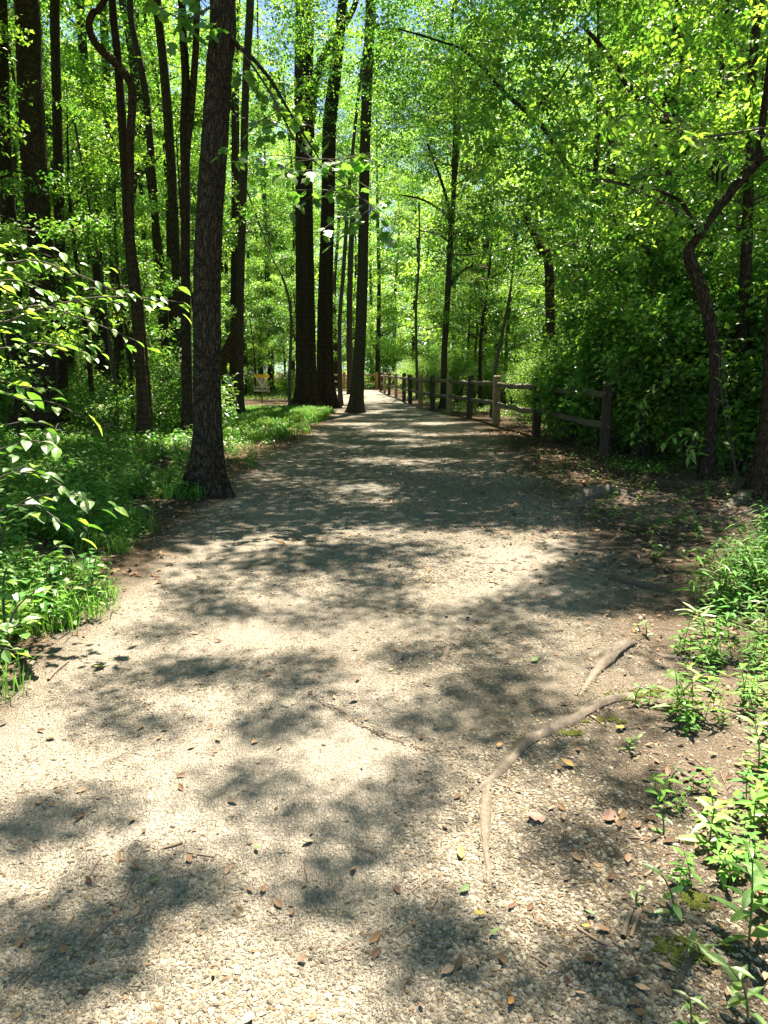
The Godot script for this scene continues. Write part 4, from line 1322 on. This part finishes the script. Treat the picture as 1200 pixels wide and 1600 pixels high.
# ---------- undergrowth ----------
func tuft_mesh(n: int, h: float, w: float, rad: float) -> ArrayMesh:
	var g := Geo.new()
	for k in n:
		var a := rr(0, TAU)
		var o := V(cos(a), 0, sin(a)) * rad * sqrt(rng.randf())
		var b := rr(0, TAU)
		var lean := V(cos(b), 0, sin(b)) * rr(0.15, 0.8)
		var s := V(-sin(b), 0, cos(b)) * w * 0.5
		var hh := h * rr(0.6, 1.15)
		var m := o + V(0, hh * 0.6, 0) + lean * hh * 0.35
		var t := o + V(0, hh * 0.85, 0) + lean * hh * 0.95
		g.quad(o - s * 0.6, m - s, m + s, o + s * 0.6)
		g.tri(m - s, t, m + s)
	return g.mesh()


func herb_mesh(n: int, h: float, l: float, w: float, kind: int) -> ArrayMesh:   # a leaning stem with leaves in a spiral
	var g := Geo.new()
	var lean := V(rr(-0.3, 0.3), 0, rr(-0.3, 0.3)) * h
	for k in n:
		var t := lerpf(0.2, 1.0, float(k) / (n - 1))
		var o := V(0, h * t, 0) + lean * t * t
		var a := k * 2.4 + rr(-0.4, 0.4)
		var d := V(cos(a), rr(-0.1, 0.45), sin(a)).normalized()
		leaf(g, o, d, V(rr(-0.2, 0.2), 1, rr(-0.2, 0.2)), l * rr(0.7, 1.15) * lerpf(1.0, 0.7, t), w * rr(0.8, 1.1), kind, 0.35)
	for k in 3:
		var t0 := k / 3.0
		var t1 := (k + 1) / 3.0
		var a := V(0, h * t0, 0) + lean * t0 * t0
		var b := V(0, h * t1, 0) + lean * t1 * t1
		g.quad(a - V(0.002, 0, 0), b - V(0.0015, 0, 0), b + V(0.0015, 0, 0), a + V(0.002, 0, 0))
		g.quad(a - V(0, 0, 0.002), b - V(0, 0, 0.0015), b + V(0, 0, 0.0015), a + V(0, 0, 0.002))
	return g.mesh()


func cover(called: String, label: String, category: String, m: Mesh, n: int, x0: float, x1: float, z0: float, z1: float, smin: float, smax: float, tones: Array, ok: Callable, mat: Material) -> void:
	var buf := Buf.new()
	for k in n:
		var z := lerpf(z0, z1, pow(rng.randf(), 1.3))
		var x := rr(x0, x1)
		if not ok.call(x, z): continue
		buf.put(spread(0.15, rr(smin, smax)), gp(x, z, -0.01), green(tones[rng.randi() % tones.size()]))
	tag(many(self, called, m, mat, buf), label, category)


func build_undergrowth() -> void:
	var grass := tuft_mesh(22, 0.2, 0.006, 0.09)
	var far_grass := tuft_mesh(26, 0.24, 0.016, 0.16)
	var stilt := herb_mesh(9, 0.26, 0.075, 0.016, 2)
	var herb := herb_mesh(7, 0.16, 0.075, 0.036, 1)
	var left := func(x: float, z: float) -> bool:
		var e := along(EDGE_L, z) - 0.12 - x
		if z < -9.2 and x > -3.6 and rng.randf() > 0.22: return false
		return e > nz.get_noise_2d(x * 30.0, z * 30.0) * 0.6 and rng.randf() < 0.12 + smoothstep(0.0, 0.9, e) * 0.5 + nz.get_noise_2d(x * 22.0, z * 22.0 + 30.0) * 1.3
	cover("grass", "fine grass of the left bank beside the path", "grass", grass, 4500, -6.5, -1.6, -3.2, -14.0, 0.7, 1.25, [4, 4, 0], left, M.grass)
	cover("stilt_grass", "leafy stilt grass of the left bank beside the path", "grass", stilt, 4600, -6.5, -1.7, -2.6, -14.0, 0.6, 1.2, [4, 0, 2], left, M.grass)
	cover("ground_herbs", "low broad-leaved herbs of the left bank beside the path", "herbs", herb, 9000, -8.5, -1.8, -2.4, -17.0, 0.7, 1.9, [0, 2, 4, 2], left, M.leaf)
	cover("woodland_ground_cover", "ground cover under the trees of the left woods", "ground cover", M.fine, 17000, -30.0, -2.2, -14.0, -62.0, 0.4, 0.95, [0, 4, 2, 1], func(x, z): return x < along(EDGE_L, z) - 0.9 and not (x > -7.5 and z < -28.5 and z > -37.0) and nz.get_noise_2d(x * 9.0, z * 9.0) > -0.4, M.leaf)
	cover("verge_grass", "lush bright grass of the verge before the tall pair of trunks", "grass", far_grass, 5200, -6.4, -1.7, -15.0, -27.5, 0.6, 1.2, [4, 2, 4], func(x, z): return x < along(EDGE_L, z) - 0.35 + nz.get_noise_2d(x * 20.0, z * 20.0) * 0.6 and (pow((x + 3.3) / 1.8, 2) + pow((z + 24.5) / 2.6, 2) < 1.0 + nz.get_noise_2d(x * 40.0, z * 40.0) * 1.4 or pow((x + 4.9) / 1.2, 2) + pow((z + 20.0) / 1.8, 2) < 1.0 + nz.get_noise_2d(x * 40.0, z * 40.0) * 1.4 or (x > -1.6 + z * 0.16 and rng.randf() < 0.07)), M.grass)
	cover("fence_ground_cover", "low leafy growth along and behind the rail fence", "ground cover", M.fine, 7000, 1.2, 14.0, -10.5, -56.0, 0.35, 0.8, [0, 1, 2], func(x, z): return x > along(EDGE_R, z) + (1.5 if z > -26.0 else 0.7), M.leaf)
	cover("far_ground_cover", "far bright ground cover beyond the end of the path", "ground cover", M.clump, 3500, -40.0, 40.0, -56.0, -95.0, 0.7, 1.5, [0, 1, 3], func(x, z): return not (x > -9.0 and x < 0.6 and z > -62.0), M.leaf)
	var right := func(x: float, z: float) -> bool:
		var e := x - along(BANK, z) - 0.05
		return e > nz.get_noise_2d(x * 50.0, z * 50.0) * 0.35 and rng.randf() < 0.1 + smoothstep(0.0, 0.6, e) * 0.7 + nz.get_noise_2d(x * 60.0, z * 60.0 + 9.0)
	cover("bank_stilt_grass", "leafy stilt grass of the right bank in sun", "grass", herb_mesh(9, 0.22, 0.1, 0.016, 2), 1000, 0.9, 3.4, -2.9, -5.6, 0.6, 1.2, [4, 2, 4, 0], right, M.grass)
	cover("bank_herbs", "small leafy herbs of the right bank in sun", "herbs", herb_mesh(8, 0.11, 0.07, 0.017, 2), 1400, 0.8, 3.0, -1.5, -4.2, 0.6, 1.2, [4, 2, 0], right, M.grass)
	cover("shaded_bank_grass", "tall narrow-leaved grass of the shaded far end of the right bank", "grass", herb_mesh(10, 0.32, 0.13, 0.016, 2), 1500, 1.7, 5.0, -4.3, -6.6, 0.7, 1.3, [2, 4, 2], func(x, z): return x > along(BANK, z) + 0.1 + nz.get_noise_2d(x * 40.0, z * 40.0) * 0.5 and rng.randf() < 0.85, M.grass)
	cover("soil_seedlings", "scattered seedlings on the bare soil at right", "seedlings", herb_mesh(5, 0.09, 0.06, 0.026, 1), 260, 1.6, 6.0, -5.6, -12.5, 0.8, 1.6, [0, 4], func(x, z): return x > along(EDGE_R, z) + 0.3, M.leaf)


# ---------- plants near the camera, leaf by leaf ----------
func leaf_shapes(ratio: float, kind: int) -> Array:
	var shapes := []
	for k in 4:
		var lg := Geo.new()
		leaf(lg, Vector3.ZERO, Vector3.RIGHT, Vector3.UP, 1.0, ratio, kind, rr(0.08, 0.4))
		shapes.append(lg.mesh())
	return shapes


func herb(label: String, at: Vector3, h: float, pairs: int, l: float, ratio: float, tone: int, lean := Vector3.ZERO, called := "leafy_herb") -> void:
	var o := thing(called, label, "plant", gp(at.x, at.z))
	var g := Geo.new()
	lean += V(rr(-0.35, 0.35), 0, rr(-0.2, 0.35)) * h
	h *= rr(0.7, 0.9)
	var line := curve([Q(0, -0.02, 0, 0.0035), Q(lean.x * 0.3, h * 0.55, lean.z * 0.3, 0.0028), Q(lean.x, h, lean.z, 0.0018)], 0.03)
	tube(g, line, 6)
	part(o, "stem", g.mesh(), plain(Color(0.09, 0.13, 0.03)))
	var shapes := leaf_shapes(ratio, 1 if ratio > 0.28 else 2)
	for k in pairs:
		var t := lerpf(0.25, 1.0, float(k) / maxi(1, pairs - 1))
		var q: Vector4 = line[int(t * (line.size() - 1))]
		var a := k * 1.35 + rr(-0.3, 0.3)
		for s in [0.0, PI]:
			var d := V(cos(a + s), rr(-0.15, 0.4) + t * 0.25, sin(a + s)).normalized()
			part(o, "leaf", shapes[rng.randi() % 4], tints(tone), Transform3D(aim(d, rr(-0.4, 0.4), l * rr(0.7, 1.15) * lerpf(1.0, 0.75, t)), V(q.x, q.y, q.z)))


func shrub(label: String, base: Vector3, stems: Array, per: int, l: float, ratio: float, kind: int, tone: int, side: float) -> void:
	var o := thing("leafy_shrub", label, "shrub", base)
	var shapes := leaf_shapes(ratio, kind)
	for s in stems:
		var pts := []
		for k in s.size():
			var p: Vector3 = s[k] - base
			pts.append(Q(p.x, p.y, p.z, lerpf(0.009, 0.002, float(k) / (s.size() - 1))))
		var line := curve(pts, 0.06)
		var g := Geo.new()
		tube(g, line, 6)
		var st := part(o, "branch", g.mesh(), M.twig)
		for k in per:
			var t := lerpf(0.25, 1.0, (k + rng.randf()) / per)
			var q: Vector4 = line[mini(line.size() - 1, int(t * line.size()))]
			var q0: Vector4 = line[maxi(0, int(t * line.size()) - 2)]
			var d := V(q.x - q0.x, q.y - q0.y, q.z - q0.z).normalized()
			var out := d.cross(Vector3.UP).normalized() * (1.0 if k % 2 == 0 else -1.0)
			var off := V(rr(-1, 1), rr(-0.5, 0.5), rr(-1, 1)) * side * rng.randf()
			part(st, "leaf", shapes[rng.randi() % 4], tints(tone if rng.randf() < 0.75 else 1), Transform3D(aim(d * 0.6 + out * rr(0.3, 1.0) + V(0, rr(-0.4, 0.15), 0), rr(-0.5, 0.5), l * rr(0.6, 1.15)), V(q.x, q.y, q.z) + off))


func build_near_plants() -> void:
	# arching branches that reach in from the left margin
	shrub("tall arching shrub at the left margin with sunlit leaves reaching over the woods", gp(-2.95, -4.6), [
		[gp(-2.95, -4.6), V(-2.69,1.57,-4.60), V(-2.19,1.79,-4.50), V(-1.77,1.89,-4.40), V(-1.47,1.91,-4.40), V(-1.16,1.88,-4.40)],
		[gp(-2.95, -4.6), V(-2.60,1.88,-4.70), V(-2.17,2.13,-4.60), V(-1.83,2.06,-4.50), V(-1.56,1.95,-4.50), V(-1.32,1.90,-4.50)],
		[gp(-2.95, -4.6), V(-2.57,1.98,-4.60), V(-2.19,2.20,-4.50), V(-1.89,2.13,-4.40)],
		[gp(-2.95, -4.6), V(-2.52,1.57,-4.50), V(-2.06,1.85,-4.40), V(-1.70,1.78,-4.30), V(-1.38,1.65,-4.30)],
		[gp(-2.95, -4.6), V(-2.59,1.41,-4.60), V(-2.17,1.64,-4.50), V(-1.82,1.62,-4.40), V(-1.68,1.56,-4.40)],
		[gp(-2.95, -4.6), V(-2.74,1.81,-4.80), V(-2.40,2.04,-4.80), V(-2.16,2.00,-4.80), V(-1.97,1.88,-4.80)],
	], 64, 0.078, 0.55, 1, 0, 0.24)
	shrub("spray of broad leaves low at the left margin before the dark trunks", gp(-2.6, -4.3), [
		[gp(-2.6, -4.3), V(-2.31,1.28,-4.20), V(-2.01,1.33,-4.20), V(-1.84,1.31,-4.20), V(-1.70,1.23,-4.20)],
		[gp(-2.6, -4.3), V(-2.32,1.35,-4.30), V(-2.09,1.40,-4.30), V(-1.91,1.38,-4.30)],
	], 16, 0.13, 0.55, 1, 0, 0.1)
	shrub("bushy low shrub on the left bank with glossy broad leaves", gp(-2.75, -5.0), [
		[gp(-2.75, -5.0), V(-2.79,0.80,-5.00), V(-2.33,1.04,-4.80), V(-2.10,1.01,-4.70)],
		[gp(-2.75, -5.0), V(-2.62,0.73,-4.90), V(-2.26,0.83,-4.80), V(-2.02,0.72,-4.70)],
		[gp(-2.7, -4.9), V(-2.51,0.56,-4.90), V(-2.15,0.70,-4.80), V(-1.86,0.66,-4.70)],
		[gp(-2.6, -4.8), V(-2.58,0.51,-4.70), V(-2.23,0.66,-4.60), V(-1.95,0.51,-4.50)],
		[gp(-2.7, -5.1), V(-2.80,0.96,-5.20), V(-2.55,1.14,-5.20), V(-2.38,1.12,-5.20)],
	], 26, 0.11, 0.6, 1, 2, 0.18)
	shrub("leafy weed in the lower left margin at the path edge", gp(-1.95, -3.6), [
		[gp(-1.95, -3.6), V(-1.89,0.28,-3.60), V(-1.75,0.41,-3.60)],
		[gp(-1.95, -3.6), V(-1.91,0.21,-3.50), V(-1.75,0.28,-3.45)],
		[gp(-1.95, -3.5), V(-1.90,0.18,-3.40), V(-1.75,0.17,-3.35)],
		[gp(-2.05, -3.8), V(-2.06,0.43,-3.90), V(-1.84,0.50,-3.90)],
	], 18, 0.08, 0.55, 1, 0, 0.1)
	# drooping spray and sprouts before the dark thicket
	shrub("drooping sunlit spray of small leaves hanging before the dark thicket", gp(4.55, -11.2), [
		[gp(4.55, -11.2), V(4.25,1.66,-10.90), V(3.97,1.39,-10.60), V(3.72,1.21,-10.50), V(3.58,0.86,-10.40), V(3.47,0.51,-10.40)],
		[gp(4.55, -11.2), V(4.26,1.52,-10.90), V(3.89,1.26,-10.60), V(3.67,1.08,-10.50), V(3.61,0.67,-10.40)],
	], 36, 0.1, 0.55, 1, 1, 0.1)
	shrub("light green sprout of long leaves at the foot of the crooked tree", gp(4.25, -9.95), [
		[gp(4.25, -9.95), V(4.12,0.48,-9.80), V(3.98,0.72,-9.80), V(3.74,0.57,-9.70)],
		[gp(4.25, -9.95), V(4.16,0.56,-9.80), V(4.06,0.70,-9.70), V(3.96,0.37,-9.60)],
	], 14, 0.17, 0.38, 1, 1, 0.06)
	shrub("pale twig with lit leaves beside the crooked trunk", gp(4.5, -9.3), [
		[gp(4.5, -9.3), V(4.11,1.40,-9.20), V(4.10,1.90,-9.10), V(4.16,2.04,-9.00)],
		[gp(4.5, -9.3), V(4.13,1.63,-9.20), V(4.22,1.86,-9.10), V(4.33,1.82,-9.00)],
	], 14, 0.13, 0.4, 1, 1, 0.05)
	# herbs in the lower right, one by one
	var spots := [
		["broad-leaved herb with long dark leaves in the lower right corner", V(0.94,0,-1.66), 0.3, 7, 0.125, 0.3, 0, V(-0.03, 0, 0.02)],
		["pale green herb with long leaves standing over the thick pale root", V(1.28,0,-3.02), 0.22, 6, 0.15, 0.26, 3, V(0.02, 0, 0.03)],
		["small herb in sun below the pale green herb", V(1.03,0,-2.10), 0.16, 5, 0.1, 0.28, 3, V(0, 0, 0.02)],
		["sprout with a reddish tip near the lower right corner", V(0.80,0,-1.79), 0.13, 4, 0.07, 0.35, 0, V(0.01, 0, 0)],
		["low sprig of narrow leaves below the sprout with the reddish tip", V(0.81,0,-1.64), 0.1, 6, 0.06, 0.25, 4, V(-0.05, 0, 0.02)],
		["bright herb at the bottom edge in the lower right corner", V(0.84,0,-1.45), 0.17, 6, 0.09, 0.35, 4, V(-0.02, 0, 0)],
		["narrow-leaved sprout at the bottom edge left of the bright herb", V(0.70,0,-1.43), 0.08, 4, 0.055, 0.25, 4, V(-0.02, 0, 0)],
		["small seedling on bare soil beside the pebbles", V(0.71,0,-1.84), 0.05, 3, 0.045, 0.3, 3, V(0.01, 0, 0)],
		["small seedling beside the mossy root hump", V(1.48,0,-3.96), 0.09, 3, 0.07, 0.34, 0, V(0.01, 0, 0)],
		["tiny white-leaved seedling above the mossy root hump", V(1.46,0,-4.02), 0.05, 3, 0.05, 0.4, 3, V(-0.01, 0, 0)],
		["seedling above the moss cushion", V(1.12,0,-3.09), 0.1, 4, 0.075, 0.3, 0, V(0.0, 0, 0.01)],
		["seedling rising from soil below the moss cushion", V(0.96,0,-2.69), 0.08, 3, 0.06, 0.35, 0, V(0.01, 0, 0)],
		["upright seedling with yellowed lower leaf near the fallen stick", V(1.00,0,-2.38), 0.13, 4, 0.055, 0.34, 4, V(0, 0, 0)],
		["weak seedling just below the upright yellowed one", V(0.91,0,-2.16), 0.1, 3, 0.045, 0.35, 0, V(0.01, 0, 0)],
		["dark-leaved herb at the right margin above the lower corner", V(1.07,0,-1.82), 0.24, 6, 0.11, 0.3, 0, V(-0.02, 0, 0)],
		["sunlit herb at the right margin beside bare pink soil", V(1.25,0,-2.20), 0.2, 6, 0.09, 0.3, 1, V(-0.02, 0, 0)],
		["sunlit herb at the right margin above the bare pink soil", V(1.40,0,-2.53), 0.2, 6, 0.09, 0.3, 3, V(0, 0, 0)],
		["tall narrow-leaved herb in shade at the far end of the right bank", V(2.45,0,-4.81), 0.45, 10, 0.16, 0.15, 4, V(0.05, 0, 0.05)],
		["narrow-leaved herb arching over the shaded end of the right bank", V(2.08,0,-4.41), 0.35, 9, 0.15, 0.15, 4, V(-0.15, 0, 0.1)],
		["pale narrow-leaved herb leaning toward the path from the right bank", V(1.81,0,-3.96), 0.25, 9, 0.14, 0.16, 3, V(-0.12, 0, 0.05)],
		["dense narrow-leaved herb at the right margin in half shade", V(2.13,0,-3.96), 0.35, 10, 0.15, 0.15, 4, V(-0.05, 0, 0.1)],
		["small narrow seedling by the low root", V(1.50,0,-3.47), 0.08, 3, 0.07, 0.22, 4, V(0, 0, 0)],
	]
	for s in spots:
		herb(s[0], s[1], s[2], s[3], s[4], s[5], s[6], s[7])


# ---------- fallen things ----------
func stick(label: String, a: Vector3, b: Vector3, r: float, mat: Material, called := "fallen_stick") -> void:
	var g := Geo.new()
	var m := a.lerp(b, 0.5) + V(rr(-1, 1), 0, rr(-1, 1)) * a.distance_to(b) * 0.06
	var o := gp(a.x, a.z)
	var pts := []
	for p in [a, m, b]:
		var y: float = ht(p.x, p.z) + r * 0.8 + p.y
		pts.append(Q(p.x - o.x, y - o.y, p.z - o.z, r * rr(0.75, 1.1)))
	tube(g, curve(pts, 0.03), 7, 0.2, 0, 0, true)
	var x := part(self, called, g.mesh(), mat)
	x.position = o
	tag(x, label, "stick")


func fallen(label: String, at: Vector3, l: float, ratio: float, c: Color, kind := 1) -> void:
	var g := Geo.new()
	leaf(g, Vector3.ZERO, Vector3.RIGHT, Vector3.UP, l, l * ratio, kind, -0.25)
	var m := plain(c.lerp(Color(0.2, 0.14, 0.08), 0.3) * 0.75, 0.7)
	var o := part(self, "fallen_leaf", g.mesh(), m)
	o.transform = Transform3D(Basis(Vector3.UP, rr(0, TAU)) * Basis(Vector3.RIGHT, rr(-0.3, 0.3)), gp(at.x, at.z, 0.012))
	tag(o, label, "leaf")


func build_litter() -> void:
	var Y := Color(0.55, 0.42, 0.03)
	var B := Color(0.3, 0.13, 0.05)
	fallen("bright yellow leaf on gravel left of the straight worn root", V(0.24,0,-2.04), 0.055, 0.4, Y)
	fallen("yellow leaf below the moss cushion", V(0.98,0,-2.87), 0.05, 0.7, Y)
	fallen("tan curled leaf on gravel below the thick pale root", V(0.72,0,-2.56), 0.055, 0.6, Color(0.5, 0.3, 0.06))
	fallen("pinkish star-shaped leaf on the coarse gravel", V(0.54,0,-2.24), 0.06, 1.0, Color(0.45, 0.24, 0.2), 3)
	fallen("dark maroon leaf on gravel right of the star-shaped leaf", V(0.74,0,-2.21), 0.06, 0.8, Color(0.16, 0.07, 0.06), 3)
	fallen("orange leaf scrap near the bottom edge", V(0.31,0,-1.52), 0.035, 0.4, Color(0.6, 0.25, 0.04))
	fallen("small yellow leaf above two green leaves near the bottom", V(0.28,0,-1.80), 0.035, 0.4, Y)
	fallen("green fallen leaf left of the yellow scrap near the bottom", V(0.22,0,-1.89), 0.035, 0.6, Color(0.06, 0.2, 0.04))
	fallen("green fallen leaf lowest of those on the coarse gravel", V(0.28,0,-1.72), 0.035, 0.45, Color(0.09, 0.24, 0.03))
	fallen("pale green curled leaf at the bottom edge of the path", V(-0.31,0,-1.49), 0.05, 0.45, Color(0.3, 0.42, 0.24))
	fallen("small green leaf beside the twig bundle on the path", V(-0.69,0,-1.94), 0.024, 0.7, Color(0.12, 0.28, 0.03))
	fallen("small green leaf in the middle of the sunny gravel", V(-0.41,0,-2.12), 0.03, 0.5, Color(0.12, 0.28, 0.03))
	fallen("yellow-green leaf scrap near the left margin in sun", V(-1.35,0,-2.81), 0.04, 0.7, Color(0.5, 0.5, 0.05))
	fallen("green leaf on gravel near the bottom centre", V(-0.43,0,-1.61), 0.026, 0.4, Color(0.16, 0.36, 0.04))
	fallen("orange-brown leaf on the gravel in shade in mid path", V(-0.85,0,-6.23), 0.09, 0.6, Color(0.5, 0.24, 0.05))
	fallen("yellow fallen leaf by the left path edge", V(-1.43,0,-3.57), 0.07, 0.5, Y)
	fallen("yellow leaf among the herbs of the left bank", V(-2.05,0,-4.23), 0.09, 0.5, Y)
	fallen("reddish leaf on shaded gravel at right", V(1.05,0,-4.70), 0.05, 0.8, Color(0.35, 0.1, 0.04))
	fallen("green leaf on sunny gravel beside the root hump", V(0.76,0,-3.60), 0.05, 0.7, Color(0.1, 0.25, 0.05))
	fallen("dark brown leaf on sunny gravel above the thin root", V(-0.12,0,-3.20), 0.05, 0.6, Color(0.14, 0.06, 0.06))
	fallen("brown curled leaf on gravel near the bottom left", V(-0.82,0,-1.68), 0.03, 0.7, B)
	fallen("dark brown leaf lump low on the sunny path", V(-0.22,0,-1.64), 0.026, 0.8, Color(0.15, 0.07, 0.04))
	fallen("green leaf on gravel by the yellow scraps at lower right", V(0.58,0,-1.78), 0.03, 0.6, Color(0.1, 0.3, 0.1))
	fallen("yellow scrap on soil at lower right", V(0.53,0,-1.74), 0.025, 0.5, Y)
	fallen("small orange leaf on sunny gravel near the thick pale root", V(0.45,0,-2.74), 0.03, 0.7, Color(0.5, 0.25, 0.04))
	var W = M.dry_twig
	var R = M.dry_twig
	stick("short thick stick on soil near the lower right corner", V(0.63,0,-1.70), V(0.68,0,-1.79), 0.0075, M.root)
	stick("short dark stick leaning by the short thick stick", V(0.65,0,-1.70), V(0.71,0,-1.80), 0.006, R)
	stick("curved brown stick on soil above the short thick stick", V(0.77,0,-1.94), V(0.83,0,-1.99), 0.006, R)
	stick("brown stick lying on soil by the right herbs", V(1.10,0,-2.50), V(1.13,0,-2.42), 0.009, M.root)
	stick("long dark twig across gravel at lower right", V(0.52,0,-1.74), V(0.59,0,-1.67), 0.004, W)
	stick("thin dark twig at right of the coarse gravel", V(0.77,0,-2.13), V(0.85,0,-2.12), 0.004, W)
	stick("pale thin twig lying near the moss at lower right", V(0.66,0,-1.63), V(0.73,0,-1.70), 0.0022, M.root)
	stick("crooked light twig on coarse gravel", V(0.62,0,-1.99), V(0.63,0,-2.10), 0.004, M.root)
	stick("first twig of the bundle on the path at lower left", V(-0.80,0,-1.66), V(-0.79,0,-1.82), 0.0045, R, "twig")
	stick("second twig of the bundle on the path at lower left", V(-0.79,0,-1.70), V(-0.75,0,-1.79), 0.003, M.root, "twig")
	stick("long upper twig of the bundle on the path at lower left", V(-0.75,0,-1.78), V(-0.76,0,-1.98), 0.004, R, "twig")
	stick("lone dark twig right of the twig bundle", V(-0.59,0,-1.67), V(-0.58,0,-1.78), 0.0032, W, "twig")
	stick("flat twig on sunny gravel near the centre left", V(-0.62,0,-2.09), V(-0.53,0,-2.07), 0.003, R, "twig")
	stick("stout twig on gravel by a green leaf at centre left", V(-0.70,0,-2.11), V(-0.65,0,-2.14), 0.0045, R, "twig")
	stick("grey stick at the left path edge below the leaf shadows", V(-1.63,0,-3.37), V(-1.63,0,-3.60), 0.008, M.root, "twig")
	stick("stubby grey stick at the left margin below the weed", V(-1.77,0,-3.47), V(-1.79,0,-3.56), 0.012, M.root, "twig")
	stick("dark twig on the sunny path near the bottom centre right", V(0.07,0,-1.90), V(0.13,0,-1.96), 0.003, W, "twig")
	stick("twig at the bottom edge on the shaded gravel", V(0.38,0,-1.65), V(0.42,0,-1.61), 0.004, R, "twig")
	# a tangle of dead branches in the left woods
	var t := thing("dead_branch_tangle", "tangle of pale dead branches on the ground in the left woods", "branches", gp(-6.0, -14.2))
	for k in 12:
		var g := Geo.new()
		var a := rr(0, TAU)
		var o := V(rr(-0.8, 0.8), rr(0.02, 0.2), rr(-0.3, 0.3))
		tube(g, curve([Q(o.x, o.y, o.z, 0.014), Q(o.x + cos(a) * 0.4, o.y + rr(0.0, 0.3), o.z + sin(a) * 0.3, 0.011), Q(o.x + cos(a) * 0.9, maxf(0.02, o.y - 0.1), o.z + sin(a) * 0.6, 0.005)], 0.1), 6)
		part(t, "branch", g.mesh(), M.root)
	var lg := Geo.new()
	tube(lg, curve([Q(-6.9, ht(-6.9, -14.6) + 0.05, -14.6, 0.1), Q(-6.0, ht(-6.0, -14.4) + 0.06, -14.4, 0.1), Q(-5.2, ht(-5.2, -14.3) + 0.05, -14.3, 0.08)], 0.1), 12, 0.15, 0, 0, true)
	tag(part(self, "fallen_log", lg.mesh(), M.bark_warm), "mossy fallen log under the dead branches in the left woods", "log")
	var sg := Geo.new()
	tube(sg, curve([Q(0, -0.05, 0, 0.07), Q(0.01, 0.15, 0, 0.06), Q(0.02, 0.3, 0.01, 0.035), Q(0.03, 0.36, 0.02, 0.01)], 0.05), 10, 0.3, 0.03, 0, true)
	var st := part(self, "broken_stump", sg.mesh(), M.root)
	st.position = gp(-4.35, -15.9)
	tag(st, "small pale broken stump left of the lichen-flecked trunk's foot", "stump")
	# litter and grit nobody could count
	var dead := Geo.new()
	leaf(dead, V(-0.5, 0, 0), Vector3.RIGHT, Vector3.UP, 1.0, 0.5, 1, -0.3)
	var dm := dead.mesh()
	var tg := Geo.new()
	tube(tg, [Q(-0.5, 0, 0, 0.045), Q(0, 0.03, 0.06, 0.045), Q(0.5, 0, 0, 0.03)], 4)
	var tm := tg.mesh()
	var b1 := Buf.new()
	var b2 := Buf.new()
	for k in 42000:
		var z := -1.2 - 17.0 * pow(rng.randf(), 1.6)
		var x := rr(-5.0, 6.5)
		if absf(x) > 1.2 - z * 0.6: continue
		var p := on_path(x, z)
		var side := smoothstep(0.3, 1.6, x)
		if rng.randf() > lerpf(0.95, 0.06 + 0.3 * side + 0.35 * maxf(0.0, nz.get_noise_2d(x * 25.0 + 11.0, z * 25.0)), p): continue
		var s := rr(0.012, 0.045) if z > -5.0 else rr(0.025, 0.07)
		if k % 3 == 0:
			b2.put(Basis(Vector3.UP, rr(0, TAU)) * Basis.from_scale(V(s * rr(1, 2.6), s * 0.9, s * 0.9)), gp(x, z, 0.005), Color(0.16, 0.11, 0.075) * rr(0.5, 1.9))
		else:
			b1.put(Basis(Vector3.UP, rr(0, TAU)) * Basis(Vector3.RIGHT, rr(-0.5, 0.5)) * Basis(Vector3.BACK, rr(-0.3, 0.3)) * Basis.from_scale(V(s, s, s)), gp(x, z, 0.006), [Color(0.2, 0.13, 0.075), Color(0.3, 0.2, 0.13), Color(0.12, 0.075, 0.05)][k % 7 % 3] * rr(0.6, 1.3))
	tag(many(self, "leaf_litter", dm, M.tinted, b1), "dry brown leaf litter scattered over soil and path edges", "leaf litter")
	tag(many(self, "twig_litter", tm, M.tinted, b2), "fine twig litter scattered over soil and path edges", "twig litter")
